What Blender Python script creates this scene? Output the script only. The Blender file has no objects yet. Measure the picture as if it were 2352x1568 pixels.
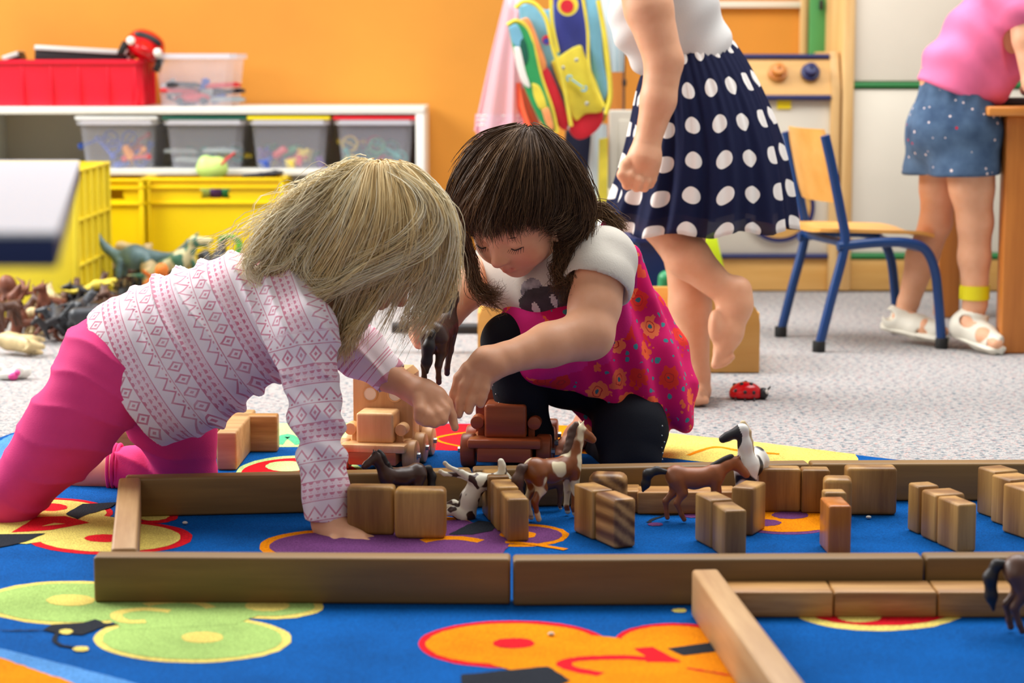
import bpy, bmesh, math, random
import numpy as np
from mathutils import Vector, Matrix, Euler
from math import pi, sin, cos, radians as R
random.seed(7)
# ---------------------------------------------------------------- camera, sky, lights, exposure
F = 5000.0; H = 0.73; TH = math.atan((784 - 140) / F)
S = bpy.context.scene; C = S.collection
cam_d = bpy.data.cameras.new('camera'); cam = bpy.data.objects.new('camera', cam_d); C.objects.link(cam)
cam.location = (0, 0, H); cam.rotation_euler = (pi / 2 - TH, 0, 0)
cam_d.sensor_width = 36; cam_d.lens = 36 * F / 2352; cam_d.clip_start = .05; cam_d.clip_end = 60
cam_d.dof.use_dof = True; cam_d.dof.focus_distance = 3.72; cam_d.dof.aperture_fstop = cam_d.lens / 1000 / 0.0165
S.camera = cam
S.view_settings.view_transform = 'Standard'; S.view_settings.look = 'None'
S.view_settings.exposure = 0.0; S.view_settings.gamma = 1; S.view_settings.use_curve_mapping = False
W = bpy.data.worlds.new('world'); S.world = W; W.use_nodes = True
bg = W.node_tree.nodes['Background']; bg.inputs[1].default_value = 1.0
_n = W.node_tree.nodes; _l = W.node_tree.links; _tc = _n.new('ShaderNodeTexCoord'); _sp = _n.new('ShaderNodeSeparateXYZ'); _r = _n.new('ShaderNodeValToRGB')
_l.new(_tc.outputs['Generated'], _sp.inputs[0])
_m = _n.new('ShaderNodeMath'); _m.operation = 'MULTIPLY_ADD'; _m.inputs[1].default_value = .5; _m.inputs[2].default_value = .5; _l.new(_sp.outputs['Y'], _m.inputs[0]); _l.new(_m.outputs[0], _r.inputs[0])
_r.color_ramp.elements[0].position = .15; _r.color_ramp.elements[0].color = (.30, .28, .265, 1); _r.color_ramp.elements[1].position = .75; _r.color_ramp.elements[1].color = (.60, .60, .62, 1)   # the far side of the room is brighter than the side behind the camera
_l.new(_r.outputs[0], bg.inputs[0])

def area(name, loc, target, sx, sy, power, col=(1, 1, 1)):
    l = bpy.data.lights.new(name, 'AREA'); l.shape = 'RECTANGLE'; l.size = sx; l.size_y = sy; l.energy = power; l.color = col
    o = bpy.data.objects.new(name, l); C.objects.link(o); o.location = loc
    o.rotation_euler = (Vector(target) - Vector(loc)).to_track_quat('-Z', 'Y').to_euler()
    return o
area('window_light_left', (-3.4, 5.4, 2.5), (0, 4.0, .3), 3.0, 1.8, 250, (1, .99, .97))
area('top_fill_light', (.6, 5.0, 3.1), (.2, 4.0, 0), 3.5, 2.4, 175, (1, .985, .96))  # soft fill added overhead; stands for no known skylight
area('front_fill_light', (-2.0, .2, 2.4), (.3, 4.6, .3), 2.0, 1.4, 14, (1, .97, .93))  # weak fill added on the camera side, no known window there

# ---------------------------------------------------------------- pixel <-> place
FW = Vector((0, cos(TH), -sin(TH))); UP = Vector((0, sin(TH), cos(TH)))
def ray(u, v): return FW + Vector((1, 0, 0)) * ((u - 1176) / F) + UP * ((784 - v) / F)
def P(u, v, Y):
    d = ray(u, v); return Vector((0, 0, H)) + d * (Y / d.y)
def G(u, v, z=0.0):
    d = ray(u, v); return Vector((0, 0, H)) + d * ((z - H) / d.z)
def px(n, Y): return n * Y / F

# ---------------------------------------------------------------- materials
def lin(c):
    return tuple((x / 255 / 12.92 if x / 255 <= .04045 else ((x / 255 + .055) / 1.055) ** 2.4) for x in c) + (1,)
class NT:
    def __init__(s, name):
        s.m = bpy.data.materials.new(name); s.m.use_nodes = True; s.t = s.m.node_tree
        s.p = s.t.nodes['Principled BSDF']; s.out = s.t.nodes['Material Output']
    def n(s, ty, **kw):
        x = s.t.nodes.new(ty)
        for k, v in kw.items(): setattr(x, k, v)
        return x
    def l(s, a, b): s.t.links.new(a, b)
    def val(s, inp, v):
        if hasattr(v, 'is_linked') or hasattr(v, 'links'): s.l(v, inp)
        else: inp.default_value = v
    def math(s, op, a, b=0.0, c=0.0):
        x = s.n('ShaderNodeMath', operation=op); s.val(x.inputs[0], a); s.val(x.inputs[1], b)
        if len(x.inputs) > 2: s.val(x.inputs[2], c)
        return x.outputs[0]
    def coord(s, kind='Object', scale=(1, 1, 1), rot=(0, 0, 0), attr=None):
        if attr:
            t = s.n('ShaderNodeAttribute'); t.attribute_name = attr; o = t.outputs['Vector']
        else:
            t = s.n('ShaderNodeTexCoord'); o = t.outputs[kind]
        m = s.n('ShaderNodeMapping'); m.inputs['Scale'].default_value = scale; m.inputs['Rotation'].default_value = rot
        s.l(o, m.inputs['Vector']); return m.outputs['Vector']
    def noise(s, vec, scale=5, detail=3, rough=.5, out='Fac'):
        x = s.n('ShaderNodeTexNoise'); s.l(vec, x.inputs['Vector']); x.inputs['Scale'].default_value = scale
        x.inputs['Detail'].default_value = detail; x.inputs['Roughness'].default_value = rough; return x.outputs[out]
    def ramp(s, fac, stops, interp='LINEAR'):
        x = s.n('ShaderNodeValToRGB'); x.color_ramp.interpolation = interp; s.l(fac, x.inputs[0])
        e = x.color_ramp.elements
        while len(e) > 1: e.remove(e[-1])
        e[0].position = stops[0][0]; e[0].color = lin(stops[0][1])
        for p, c in stops[1:]:
            q = e.new(p); q.color = lin(c)
        return x.outputs[0]
    def mix(s, fac, a, b, mode='MIX'):
        x = s.n('ShaderNodeMix', data_type='RGBA', blend_type=mode); s.val(x.inputs[0], fac); s.val(x.inputs[6], a); s.val(x.inputs[7], b)
        return x.outputs[2]
    def bump(s, h, strength=.3, dist=.002):
        b = s.n('ShaderNodeBump'); b.inputs['Strength'].default_value = strength; b.inputs['Distance'].default_value = dist
        s.l(h, b.inputs['Height']); s.l(b.outputs[0], s.p.inputs['Normal'])
    def sep(s, vec):
        x = s.n('ShaderNodeSeparateXYZ'); s.l(vec, x.inputs[0]); return x.outputs
def mat(name, col, rough=.5, var=0.0, vscale=6, bump=0, bscale=60, metal=0, sss=0, spec=.5, coat=0):
    t = NT(name); p = t.p
    p.inputs['Roughness'].default_value = rough; p.inputs['Metallic'].default_value = metal
    p.inputs['Specular IOR Level'].default_value = spec; p.inputs['Coat Weight'].default_value = coat
    base = lin(col)
    v = t.coord()
    if var:
        n = t.noise(v, vscale, 4)
        dk = tuple(max(0, c * (1 - var)) for c in col); lt = tuple(min(255, c * (1 + var)) for c in col)
        t.l(t.ramp(n, [(.3, dk), (.7, lt)]), p.inputs['Base Color'])
    else: p.inputs['Base Color'].default_value = base
    if bump: t.bump(t.noise(v, bscale, 3), bump, .002)
    if sss:
        p.inputs['Subsurface Weight'].default_value = sss; p.inputs['Subsurface Radius'].default_value = (1, .35, .2)
        p.inputs['Subsurface Scale'].default_value = .006
    return t.m
def wood(name, dark, light, axis=0, scale=1.0, rough=.45, rings=False, band=9.0):
    t = NT(name); p = t.p; p.inputs['Roughness'].default_value = rough
    tc = t.n('ShaderNodeTexCoord'); oi = t.n('ShaderNodeObjectInfo')
    add = t.n('ShaderNodeVectorMath', operation='ADD'); t.l(tc.outputs['Object'], add.inputs[0])
    sc = t.n('ShaderNodeVectorMath', operation='SCALE'); sc.inputs[0].default_value = (3.1, 5.7, 4.3); t.l(oi.outputs['Random'], sc.inputs['Scale'])
    t.l(sc.outputs[0], add.inputs[1])
    m = t.n('ShaderNodeMapping'); s3 = [22 * scale] * 3; s3[axis] = 1.6 * scale; m.inputs['Scale'].default_value = s3
    t.l(add.outputs[0], m.inputs['Vector'])
    n1 = t.noise(m.outputs[0], 1.6, 3, .5)
    if rings:
        w = t.n('ShaderNodeTexWave', wave_type='RINGS'); w.rings_direction = 'XYZ'[axis]
        t.l(m.outputs[0], w.inputs['Vector']); w.inputs['Scale'].default_value = band * .07; w.inputs['Distortion'].default_value = 2.5; w.inputs['Detail'].default_value = 2
        n1 = t.math('ADD', t.math('MULTIPLY', w.outputs['Fac'], .40), t.math('MULTIPLY', n1, .60))
    n2 = t.noise(m.outputs[0], 9, 4, .6)
    f = t.math('ADD', t.math('MULTIPLY', n1, .75), t.math('MULTIPLY', n2, .25))
    c = t.ramp(f, [(.32, dark), (.5, tuple((a + b) / 2 for a, b in zip(dark, light))), (.68, light)])
    hv = t.n('ShaderNodeHueSaturation'); t.l(c, hv.inputs['Color']); t.l(t.math('MULTIPLY_ADD', oi.outputs['Random'], .3, .85), hv.inputs['Value'])
    t.l(hv.outputs[0], p.inputs['Base Color']); t.bump(n2, .12, .001)
    return t.m
M = {}
M['orange_wall'] = mat('orange_wall', (215, 144, 48), .75, .05, 1.4, .05, 40)
M['cream'] = mat('cream_laminate', (226, 220, 204), .5, .02, 3)
M['white'] = mat('white_laminate', (236, 236, 228), .4)
M['grey_back'] = mat('grey_board', (196, 188, 170), .7)
M['plank'] = wood('plank_wood', (116, 86, 42), (150, 114, 60), 0, .6, .5)
M['plank2'] = wood('plank_wood_light', (168, 124, 76), (204, 164, 112), 0, 1.0, .5)
M['block'] = wood('block_wood', (136, 94, 44), (194, 148, 80), 2, 1.5, .42, True, 2.2)
M['block_x'] = wood('block_wood_lying', (140, 92, 42), (208, 158, 92), 0, 1.4, .42)
M['block_r'] = wood('block_wood_rings', (98, 58, 26), (196, 146, 84), 1, 1.3, .42, True, 9)
M['block_o'] = wood('block_wood_amber', (168, 90, 30), (214, 132, 54), 2, 1.4, .25)
M['pine'] = wood('pine', (214, 166, 100), (238, 202, 142), 2, .7, .45)
M['pine_x'] = wood('pine_flat', (206, 154, 78), (228, 180, 106), 0, .6, .45)
M['ply'] = wood('honey_ply', (212, 150, 66), (228, 172, 92), 0, .35, .4)
M['table_wood'] = wood('table_wood', (170, 98, 34), (206, 132, 56), 2, .5, .4)
M['table_wood_x'] = wood('table_wood_top', (180, 106, 40), (212, 140, 64), 0, .5, .35)
M['truck'] = wood('truck_wood', (206, 156, 100), (232, 190, 136), 2, 1.0, .4)
M['truck_d'] = wood('truck_wood_dark', (150, 82, 48), (186, 112, 68), 0, 1.0, .4)
M['truck_r'] = wood('truck_wood_red', (140, 66, 34), (176, 92, 50), 0, 1.0, .35)
M['green'] = mat('green_paint', (74, 152, 82), .5, .04)
M['green_rail'] = mat('green_rail', (34, 122, 60), .4)
M['navy_rail'] = mat('navy_rail', (24, 34, 92), .4)
M['chair_blue'] = mat('chair_blue', (6, 58, 118), .35, .05, 10)
M['rubber'] = mat('black_rubber', (28, 28, 28), .7)
M['dark'] = mat('dark_plastic', (32, 30, 34), .5)
M['yellow'] = mat('yellow_plastic', (248, 214, 0), .38, .02)
M['yellow_p'] = mat('pale_yellow_plastic', (238, 218, 50), .45, .02)
M['red'] = mat('red_plastic', (236, 22, 52), .35, .03)
M['red_shiny'] = mat('red_shiny', (206, 10, 22), .15)
M['metal'] = mat('metal', (176, 180, 176), .35, metal=.8)
M['silver'] = mat('silver_edge', (206, 212, 208), .35, metal=.15)
M['navy'] = mat('navy_plastic', (8, 36, 92), .4)
M['pale_blue'] = mat('pale_blue_laminate', (196, 208, 224), .4)
def hazy(name, col, alpha):
    t = NT(name); tr = t.n('ShaderNodeBsdfTransparent'); tr.inputs[0].default_value = (1, 1, 1, 1)
    mx = t.n('ShaderNodeMixShader'); mx.inputs[0].default_value = alpha
    t.p.inputs['Base Color'].default_value = lin(col); t.p.inputs['Roughness'].default_value = .35
    t.l(tr.outputs[0], mx.inputs[1]); t.l(t.p.outputs[0], mx.inputs[2]); t.l(mx.outputs[0], t.out.inputs[0]); return t.m
M['clear'] = hazy('frosted_clear_plastic', (206, 208, 222), .30)
M['clear_rim'] = hazy('frosted_clear_rim', (226, 226, 236), .65)
COLS = dict(tred=(206, 44, 48), tblue=(30, 78, 176), torange=(238, 150, 42), tgreen=(40, 140, 90), tyellow=(232, 206, 60), tpurple=(92, 54, 130), tteal=(40, 150, 140),
            tgrey=(150, 158, 160), tblack=(40, 40, 48), tpink=(226, 70, 150), tlime=(196, 230, 130))
for k, c in COLS.items(): M[k] = mat('toy_' + k[1:], c, .4)

# carpet
t = NT('speckled_carpet'); t.p.inputs['Roughness'].default_value = .95; t.p.inputs['Specular IOR Level'].default_value = .1
v = t.coord('Object', (70, 130, 1)); n = t.noise(v, 1.0, 3, .6)
base = t.ramp(t.noise(t.coord('Object', (1, 1, 1)), 260, 2), [(.3, (150, 148, 147)), (.7, (200, 197, 194))])
c1 = t.mix(t.ramp(n, [(.42, (255, 255, 255)), (.47, (0, 0, 0))]), base, lin((96, 112, 122)))
n2 = t.noise(t.coord('Object', (100, 170, 1), (0, 0, .3)), 1.0, 2, .5)
c2 = t.mix(t.ramp(n2, [(.60, (0, 0, 0)), (.64, (255, 255, 255))]), c1, lin((196, 150, 142)))
t.l(c2, t.p.inputs['Base Color']); t.bump(t.noise(t.coord('Object'), 320, 2), .6, .004); M['carpet'] = t.m
def pile(name, col):
    t = NT(name); t.p.inputs['Roughness'].default_value = .95; t.p.inputs['Specular IOR Level'].default_value = .08
    v = t.coord(); n = t.noise(v, 420, 2); b = t.noise(v, 9, 3)
    lo = tuple(x * .80 for x in col); hi = tuple(min(255, x * 1.10 + 4) for x in col)
    t.l(t.ramp(t.math('ADD', t.math('MULTIPLY', n, .7), t.math('MULTIPLY', b, .3)), [(.35, lo), (.65, hi)]), t.p.inputs['Base Color'])
    t.bump(n, .7, .003); return t.m

# ---------------------------------------------------------------- objects
def tag(o, label=None, cat=None, group=None, kind=None):
    if label: o['label'] = label
    if cat: o['category'] = cat
    if group: o['group'] = group
    if kind: o['kind'] = kind
    return o
def root(name, loc, label, cat, rz=0, group=None, rot=None):
    o = bpy.data.objects.new(name, None); C.objects.link(o); o.empty_display_size = .05
    o.location = loc; o.rotation_euler = rot if rot else (0, 0, rz); return tag(o, label, cat, group)
def finish(me, ang=40):
    me.shade_smooth(); me.set_sharp_from_angle(angle=R(ang))
def mk(name, me, mats, parent=None, label=None):
    o = bpy.data.objects.new(name, me); C.objects.link(o)
    for m in (mats if isinstance(mats, (list, tuple)) else [mats]): me.materials.append(M[m] if isinstance(m, str) else m)
    if parent: o.parent = parent
    if label: o['label'] = label
    return o
class B:
    def __init__(s, off=(0, 0, 0)): s.bm = bmesh.new(); s.off = Vector(off)
    def _fin(s, vs, mi):
        fs = set()
        for v in vs: fs.update(v.link_faces)
        for f in fs: f.material_index = mi
    def box(s, c, d, rot=None, bev=0, mi=0, seg=2):
        r = bmesh.ops.create_cube(s.bm, size=1); vs = r['verts']
        m = Matrix.Translation(Vector(c)) @ ((rot if isinstance(rot, Matrix) else Euler(rot).to_matrix()).to_4x4() if rot is not None else Matrix()) @ Matrix.Diagonal((*d, 1))
        for v in vs: v.co = m @ v.co
        if bev:
            es = set()
            for v in vs: es.update(v.link_edges)
            rr = bmesh.ops.bevel(s.bm, geom=list(es), offset=bev, segments=seg, profile=.5, affect='EDGES'); vs = rr['verts']
        s._fin(vs, mi); return s
    def tube(s, pts, rad, seg=10, mi=0, caps=True, flat=None):
        pts = [Vector(p) for p in pts]; n = len(pts); rs = rad if isinstance(rad, (list, tuple)) else [rad] * n
        rings = []; ref = None
        for i, p in enumerate(pts):
            d = (pts[min(i + 1, n - 1)] - pts[max(i - 1, 0)]).normalized()
            if ref is None: ref = Vector((0, 0, 1)) if abs(d.z) < .9 else Vector((0, 1, 0))
            a = (ref - d * ref.dot(d)).normalized(); b = d.cross(a); ref = a
            fl = flat if flat else (1, 1)
            rings.append([s.bm.verts.new(p + (a * cos(2 * pi * k / seg) * fl[0] + b * sin(2 * pi * k / seg) * fl[1]) * rs[i]) for k in range(seg)])
        for i in range(n - 1):
            for k in range(seg):
                f = s.bm.faces.new((rings[i][k], rings[i][(k + 1) % seg], rings[i + 1][(k + 1) % seg], rings[i + 1][k])); f.material_index = mi
        if caps:
            for rg in (rings[0][::-1], rings[-1]):
                f = s.bm.faces.new(rg); f.material_index = mi
        return s
    def cyl(s, a, b, r, r2=None, seg=24, mi=0, bev=0):
        a = Vector(a); b = Vector(b); r2 = r if r2 is None else r2
        if bev:
            d = (b - a).normalized() * bev
            return s.tube([a, a + d * .3, a + d, b - d, b - d * .3, b], [r - bev, r - bev * .3, r, r2, r2 - bev * .3, r2 - bev], seg, mi)
        return s.tube([a, b], [r, r2], seg, mi)
    def ell(s, c, rad, rot=None, mi=0, u=16, v=10):
        r = bmesh.ops.create_uvsphere(s.bm, u_segments=u, v_segments=v, radius=1)
        m = Matrix.Translation(Vector(c)) @ (Euler(rot).to_matrix().to_4x4() if rot else Matrix()) @ Matrix.Diagonal((*rad, 1))
        for q in r['verts']: q.co = m @ q.co
        s._fin(r['verts'], mi); return s
    def prism(s, poly, vec, mi=0, bev=0):
        vec = Vector(vec); a = [s.bm.verts.new(Vector(p)) for p in poly]; b = [s.bm.verts.new(Vector(p) + vec) for p in poly]; n = len(a)
        fs = [s.bm.faces.new(a[::-1]), s.bm.faces.new(b)] + [s.bm.faces.new((a[i], a[(i + 1) % n], b[(i + 1) % n], b[i])) for i in range(n)]
        for f in fs: f.material_index = mi
        if bev: bmesh.ops.bevel(s.bm, geom=list({e for f in fs[:2] for e in f.edges}), offset=bev, segments=2, profile=.5, affect='EDGES')
        return s
    def loft(s, rings, mi=0, close=True, caps=False):
        rr = [[s.bm.verts.new(Vector(p)) for p in ring] for ring in rings]; n = len(rr[0])
        for i in range(len(rr) - 1):
            for k in range(n if close else n - 1):
                f = s.bm.faces.new((rr[i][k], rr[i][(k + 1) % n], rr[i + 1][(k + 1) % n], rr[i + 1][k])); f.material_index = mi
        if caps: s.bm.faces.new(rr[0][::-1]).material_index = mi; s.bm.faces.new(rr[-1]).material_index = mi
        return s
    def obj(s, name, mats, parent=None, label=None, ang=40):
        if s.off.length:
            for v in s.bm.verts: v.co -= s.off
        bmesh.ops.recalc_face_normals(s.bm, faces=s.bm.faces)
        me = bpy.data.meshes.new(name); s.bm.to_mesh(me); s.bm.free(); finish(me, ang)
        return mk(name, me, mats, parent, label)
def crom(pts, n=6):
    pts = [np.array(p, float) for p in pts]; q = [2 * pts[0] - pts[1]] + pts + [2 * pts[-1] - pts[-2]]; out = []
    for i in range(1, len(q) - 2):
        a, b, c, d = q[i - 1:i + 3]
        for k in range(n):
            t = k / n; out.append(.5 * (2 * b + (c - a) * t + (2 * a - 5 * b + 4 * c - d) * t * t + (3 * b - a - 3 * c + d) * t ** 3))
    out.append(pts[-1]); return out
def copy_tree(o, parent=None):
    c = o.copy(); C.objects.link(c); c.parent = parent
    for ch in o.children: copy_tree(ch, c)
    return c

# ---------------------------------------------------------------- implicit surfaces: bodies, clothes, animals
class SDF:
    def __init__(s): s.pr = []
    def cone(s, a, b, ra, rb, k=.008, op='u'):
        a = np.array(a, float); b = np.array(b, float)
        def f(X):
            ba = b - a; l2 = max(ba @ ba, 1e-12); h = np.clip(((X - a) @ ba) / l2, 0, 1)
            return np.linalg.norm(X - a - h[..., None] * ba, axis=-1) - (ra + (rb - ra) * h)
        m = max(ra, rb); s.pr.append((f, np.minimum(a, b) - m, np.maximum(a, b) + m, k, op)); return s
    def chain(s, pts, rs, k=.008, op='u'):
        for i in range(len(pts) - 1): s.cone(pts[i], pts[i + 1], rs[i], rs[i + 1], k, op)
        return s
    def ell(s, c, rad, rot=None, k=.008, op='u'):
        c = np.array(c, float); rad = np.array(rad, float); Rm = np.array(rot if rot is not None else Matrix.Identity(3), float)
        def f(X):
            q = (X - c) @ Rm; k0 = np.linalg.norm(q / rad, axis=-1); k1 = np.linalg.norm(q / rad ** 2, axis=-1) + 1e-9
            return k0 * (k0 - 1) / k1
        e = np.abs(Rm) @ rad; s.pr.append((f, c - e, c + e, k, op)); return s
    def half(s, p, n, k=.002):   # cut away the side the normal points to
        p = np.array(p, float); n = np.array(n, float); n /= np.linalg.norm(n)
        s.pr.append((lambda X: (X - p) @ n, None, None, k, 'cut')); return s
    def mesh(s, vox=.004, smooth=1):
        u = [p for p in s.pr if p[4] == 'u']
        lo = np.min([p[1] for p in u], axis=0) - 3 * vox - .012; hi = np.max([p[2] for p in u], axis=0) + 3 * vox + .012
        N = np.ceil((hi - lo) / vox).astype(int) + 1
        D = np.full(N, .06, np.float32)
        ax = [lo[i] + np.arange(N[i]) * vox for i in range(3)]
        for f, a, b, k, op in s.pr:
            if a is None: i0 = [0, 0, 0]; i1 = list(N)
            else:
                mg = k + 3 * vox
                i0 = np.clip(np.floor((a - mg - lo) / vox).astype(int), 0, N); i1 = np.clip(np.ceil((b + mg - lo) / vox).astype(int) + 1, 0, N)
            if min(i1[j] - i0[j] for j in range(3)) <= 0: continue
            sl = tuple(slice(i0[j], i1[j]) for j in range(3))
            X = np.stack(np.meshgrid(*[ax[j][sl[j]] for j in range(3)], indexing='ij'), -1)
            d = f(X).astype(np.float32); o = D[sl]
            if op == 'u':
                h = np.maximum(k - np.abs(o - d), 0) / k; D[sl] = np.minimum(o, d) - h * h * k * .25
            else:
                d = d if op == 'cut' else -d
                h = np.maximum(k - np.abs(o - d), 0) / k; D[sl] = np.maximum(o, d) + h * h * k * .25
        D[0] = D[-1] = .06; D[:, 0] = D[:, -1] = .06; D[:, :, 0] = D[:, :, -1] = .06
        ins = D < 0
        # surface nets
        acc = np.zeros(tuple(N - 1) + (3,), np.float32); cnt = np.zeros(tuple(N - 1), np.float32)
        edges = []
        for d in range(3):
            sa = [slice(None)] * 3; sb = [slice(None)] * 3; sa[d] = slice(0, -1); sb[d] = slice(1, None)
            A = D[tuple(sa)]; Bv = D[tuple(sb)]; cr = ins[tuple(sa)] != ins[tuple(sb)]
            idx = np.argwhere(cr); t = (A[cr] / (A[cr] - Bv[cr]))
            pos = idx.astype(np.float32); pos[:, d] += t
            o = [i for i in range(3) if i != d]
            for da in (0, 1):
                for db in (0, 1):
                    c = idx.copy(); c[:, o[0]] -= da; c[:, o[1]] -= db
                    ok = np.all((c >= 0) & (c < N - 1), axis=1); cc = c[ok]
                    np.add.at(acc, tuple(cc.T), pos[ok]); np.add.at(cnt, tuple(cc.T), 1)
            edges.append((d, idx, ins[tuple(sa)][cr]))
        act = cnt > 0; vid = -np.ones(tuple(N - 1), int); vid[act] = np.arange(act.sum())
        V = acc[act] / cnt[act][:, None]; Q = []
        for d, idx, inn in edges:
            o = [(d + 1) % 3, (d + 2) % 3]
            def g(da, db):
                c = idx.copy(); c[:, o[0]] -= da; c[:, o[1]] -= db; return vid[tuple(c.T)]
            q = np.stack([g(0, 0), g(1, 0), g(1, 1), g(0, 1)], 1); q[~inn] = q[~inn][:, ::-1]; Q.append(q)
        Q = np.concatenate(Q); V = V * vox + lo
        for _ in range(smooth): V = lap(V, Q, .5)
        return V, Q
def lap(V, Q, w):
    A = np.zeros_like(V); n = np.zeros(len(V))
    for i in range(4):
        a = Q[:, i]; b = Q[:, (i + 1) % 4]
        for c in range(3): A[:, c] += np.bincount(a, V[b, c], len(V)) + np.bincount(b, V[a, c], len(V))
        n += np.bincount(a, minlength=len(V)) + np.bincount(b, minlength=len(V))
    return V * (1 - w) + w * A / np.maximum(n, 1)[:, None]
def normals(V, Q):
    fn = np.cross(V[Q[:, 2]] - V[Q[:, 0]], V[Q[:, 3]] - V[Q[:, 1]]); N = np.zeros_like(V)
    for i in range(4):
        for c in range(3): N[:, c] += np.bincount(Q[:, i], fn[:, c], len(V))
    return N / (np.linalg.norm(N, axis=1)[:, None] + 1e-12)
def npmesh(name, V, Q, attrs=None, mi=None):
    me = bpy.data.meshes.new(name); n = Q.shape[1]
    me.vertices.add(len(V)); me.vertices.foreach_set('co', V.astype(np.float32).ravel())
    me.loops.add(Q.size); me.loops.foreach_set('vertex_index', Q.ravel().astype(np.int32))
    me.polygons.add(len(Q)); me.polygons.foreach_set('loop_start', np.arange(0, Q.size, n, dtype=np.int32))
    if mi is not None: me.polygons.foreach_set('material_index', mi.astype(np.int32))
    me.update(calc_edges=True)
    for k, a in (attrs or {}).items():
        if a.ndim == 1: at = me.attributes.new(k, 'FLOAT', 'POINT'); at.data.foreach_set('value', a.astype(np.float32))
        else: at = me.attributes.new(k, 'FLOAT_VECTOR', 'POINT'); at.data.foreach_set('vector', a.astype(np.float32).ravel())
    me.shade_smooth(); return me
def sobj(name, sdf, mats, parent, vox=.004, smooth=1, disp=None, attrs=None, mi=None, label=None, off=None):
    V, Q = sdf.mesh(vox, smooth)
    if disp:
        Nn = normals(V, Q); V = V + Nn * disp(V, Nn)[:, None]
    at = attrs(V) if attrs else None
    mm = mi(V[Q].mean(1)) if mi else None
    o = np.array(off if off is not None else (parent.location if parent else (0, 0, 0)))
    return mk(name, npmesh(name, V - o, Q, at, mm), mats, parent, label)
# ================================================================ setting
def struct(name, b, mats): o = b.obj(name, mats); o['kind'] = 'structure'; return o
WY = 7.42
b = B(); b.box((0, 4, -.05), (16, 14, .1)); struct('floor', b, 'carpet')
b = B(); b.box((-3.0, WY + .05, 1.3), (10.0, .1, 2.7)); struct('wall_back', b, 'orange_wall')
b = B(); b.box((5.05, WY + .05, 1.3), (6.1, .1, 2.7)); struct('wall_right', b, 'cream')

# ================================================================ rug
RC = dict(blue=(0, 84, 160), lblue=(86, 146, 210), green=(166, 198, 110), yel=(246, 212, 110), org=(255, 140, 0), red=(224, 24, 38), blk=(38, 42, 50), pur=(112, 62, 116), lgreen=(196, 232, 150), dgreen=(90, 190, 140))
for k, c in RC.items(): M['rug_' + k] = pile('rug_' + k, c)
RK = list(RC); rug_b = B(); LZ = [.008]
def layer(poly, col, z, jit=.0012):
    pts = [G(u, v) for u, v in poly]; out = []
    n = len(pts)
    for i in range(n):
        a, c = pts[i], pts[(i + 1) % n]; k = max(1, int((c - a).length / .012))
        for j in range(k):
            p = a.lerp(c, j / k); out.append((p.x + random.uniform(-jit, jit), p.y + random.uniform(-jit, jit), z))
    f = rug_b.bm.faces.new([rug_b.bm.verts.new(p) for p in out]); f.material_index = RK.index(col)
    if f.normal.z == 0: f.normal_update()
    bmesh.ops.triangulate(rug_b.bm, faces=[f])
def el(u, v, ru, rv, col, z, a0=0, a1=360):
    n = 48; pts = [(u + ru * cos(R(a0 + (a1 - a0) * i / n)), v + rv * sin(R(a0 + (a1 - a0) * i / n))) for i in range(n + (a1 - a0 < 360))]
    layer(pts, col, z)
def stroke(pts, w, col, z, wv=.28):
    pts = crom([(u, v) for u, v in pts], 6) if len(pts) > 2 else [np.array(p, float) for p in pts]; L, Rr = [], []
    for i, p in enumerate(pts):
        d = pts[min(i + 1, len(pts) - 1)] - pts[max(i - 1, 0)]; d = np.array((d[0], d[1] / wv)); d /= np.linalg.norm(d) + 1e-9
        nrm = np.array((-d[1], d[0] * wv)); L.append(p + nrm * w / 2); Rr.append(p - nrm * w / 2)
    layer([tuple(q) for q in L + Rr[::-1]], col, z)
edge = crom([(-500, 1420), (-420, 1230), (-180, 1090), (10, 1010), (110, 985), (300, 980), (640, 979), (1000, 981), (1280, 985), (1530, 1003), (1750, 1026), (1960, 1053), (2300, 1100), (2900, 1220), (3300, 1500), (2600, 1950), (900, 2000), (100, 1800), (-500, 1420)], 8)[:-1]
gp = [G(u, v) for u, v in edge]
rug_b.prism([(p.x, p.y, 0.001) for p in gp], (0, 0, .007), RK.index('blue'))
Z1, Z2, Z3, Z4 = .0084, .0088, .0092, .0096
# border squares
layer([(110, 986), (300, 981), (480, 980), (430, 1034), (200, 1036), (60, 1040), (0, 1070), (-60, 1085), (-40, 1045), (20, 1010)], 'lblue', Z1)
layer([(480, 980), (850, 981), (850, 1036), (430, 1036)], 'lgreen', Z1)
stroke([(636, 1030), (660, 1010), (690, 1030)], 26, 'dgreen', Z2)
layer([(850, 981), (1130, 983), (1120, 1046), (850, 1040)], 'red', Z1)
stroke([(1130, 1003), (1070, 1003), (1000, 1018), (1070, 1037), (1130, 1036)], 10, 'org', Z2)
layer([(1130, 983), (1280, 985), (1530, 1003), (1505, 1058), (1300, 1050), (1120, 1046)], 'org', Z1)
layer([(1530, 1003), (1750, 1026), (1965, 1053), (1990, 1110), (1700, 1080), (1500, 1058)], 'yel', Z1)
stroke([(1580, 1056), (1640, 1037), (1700, 1045), (1790, 1053)], 12, 'org', Z2)
el(690, 1100, 150, 44, 'lgreen', Z1); el(690, 1101, 138, 39, 'red', Z2); el(660, 1082, 50, 12, 'lgreen', Z3); el(760, 1078, 45, 12, 'lgreen', Z3)
layer([(-400, 1480), (0, 1503), (270, 1572), (700, 1700), (500, 1800), (-100, 1700)], 'lblue', Z1)
layer([(-420, 1500), (0, 1526), (135, 1572), (500, 1720), (300, 1760), (-200, 1650)], 'org', Z2)
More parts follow.
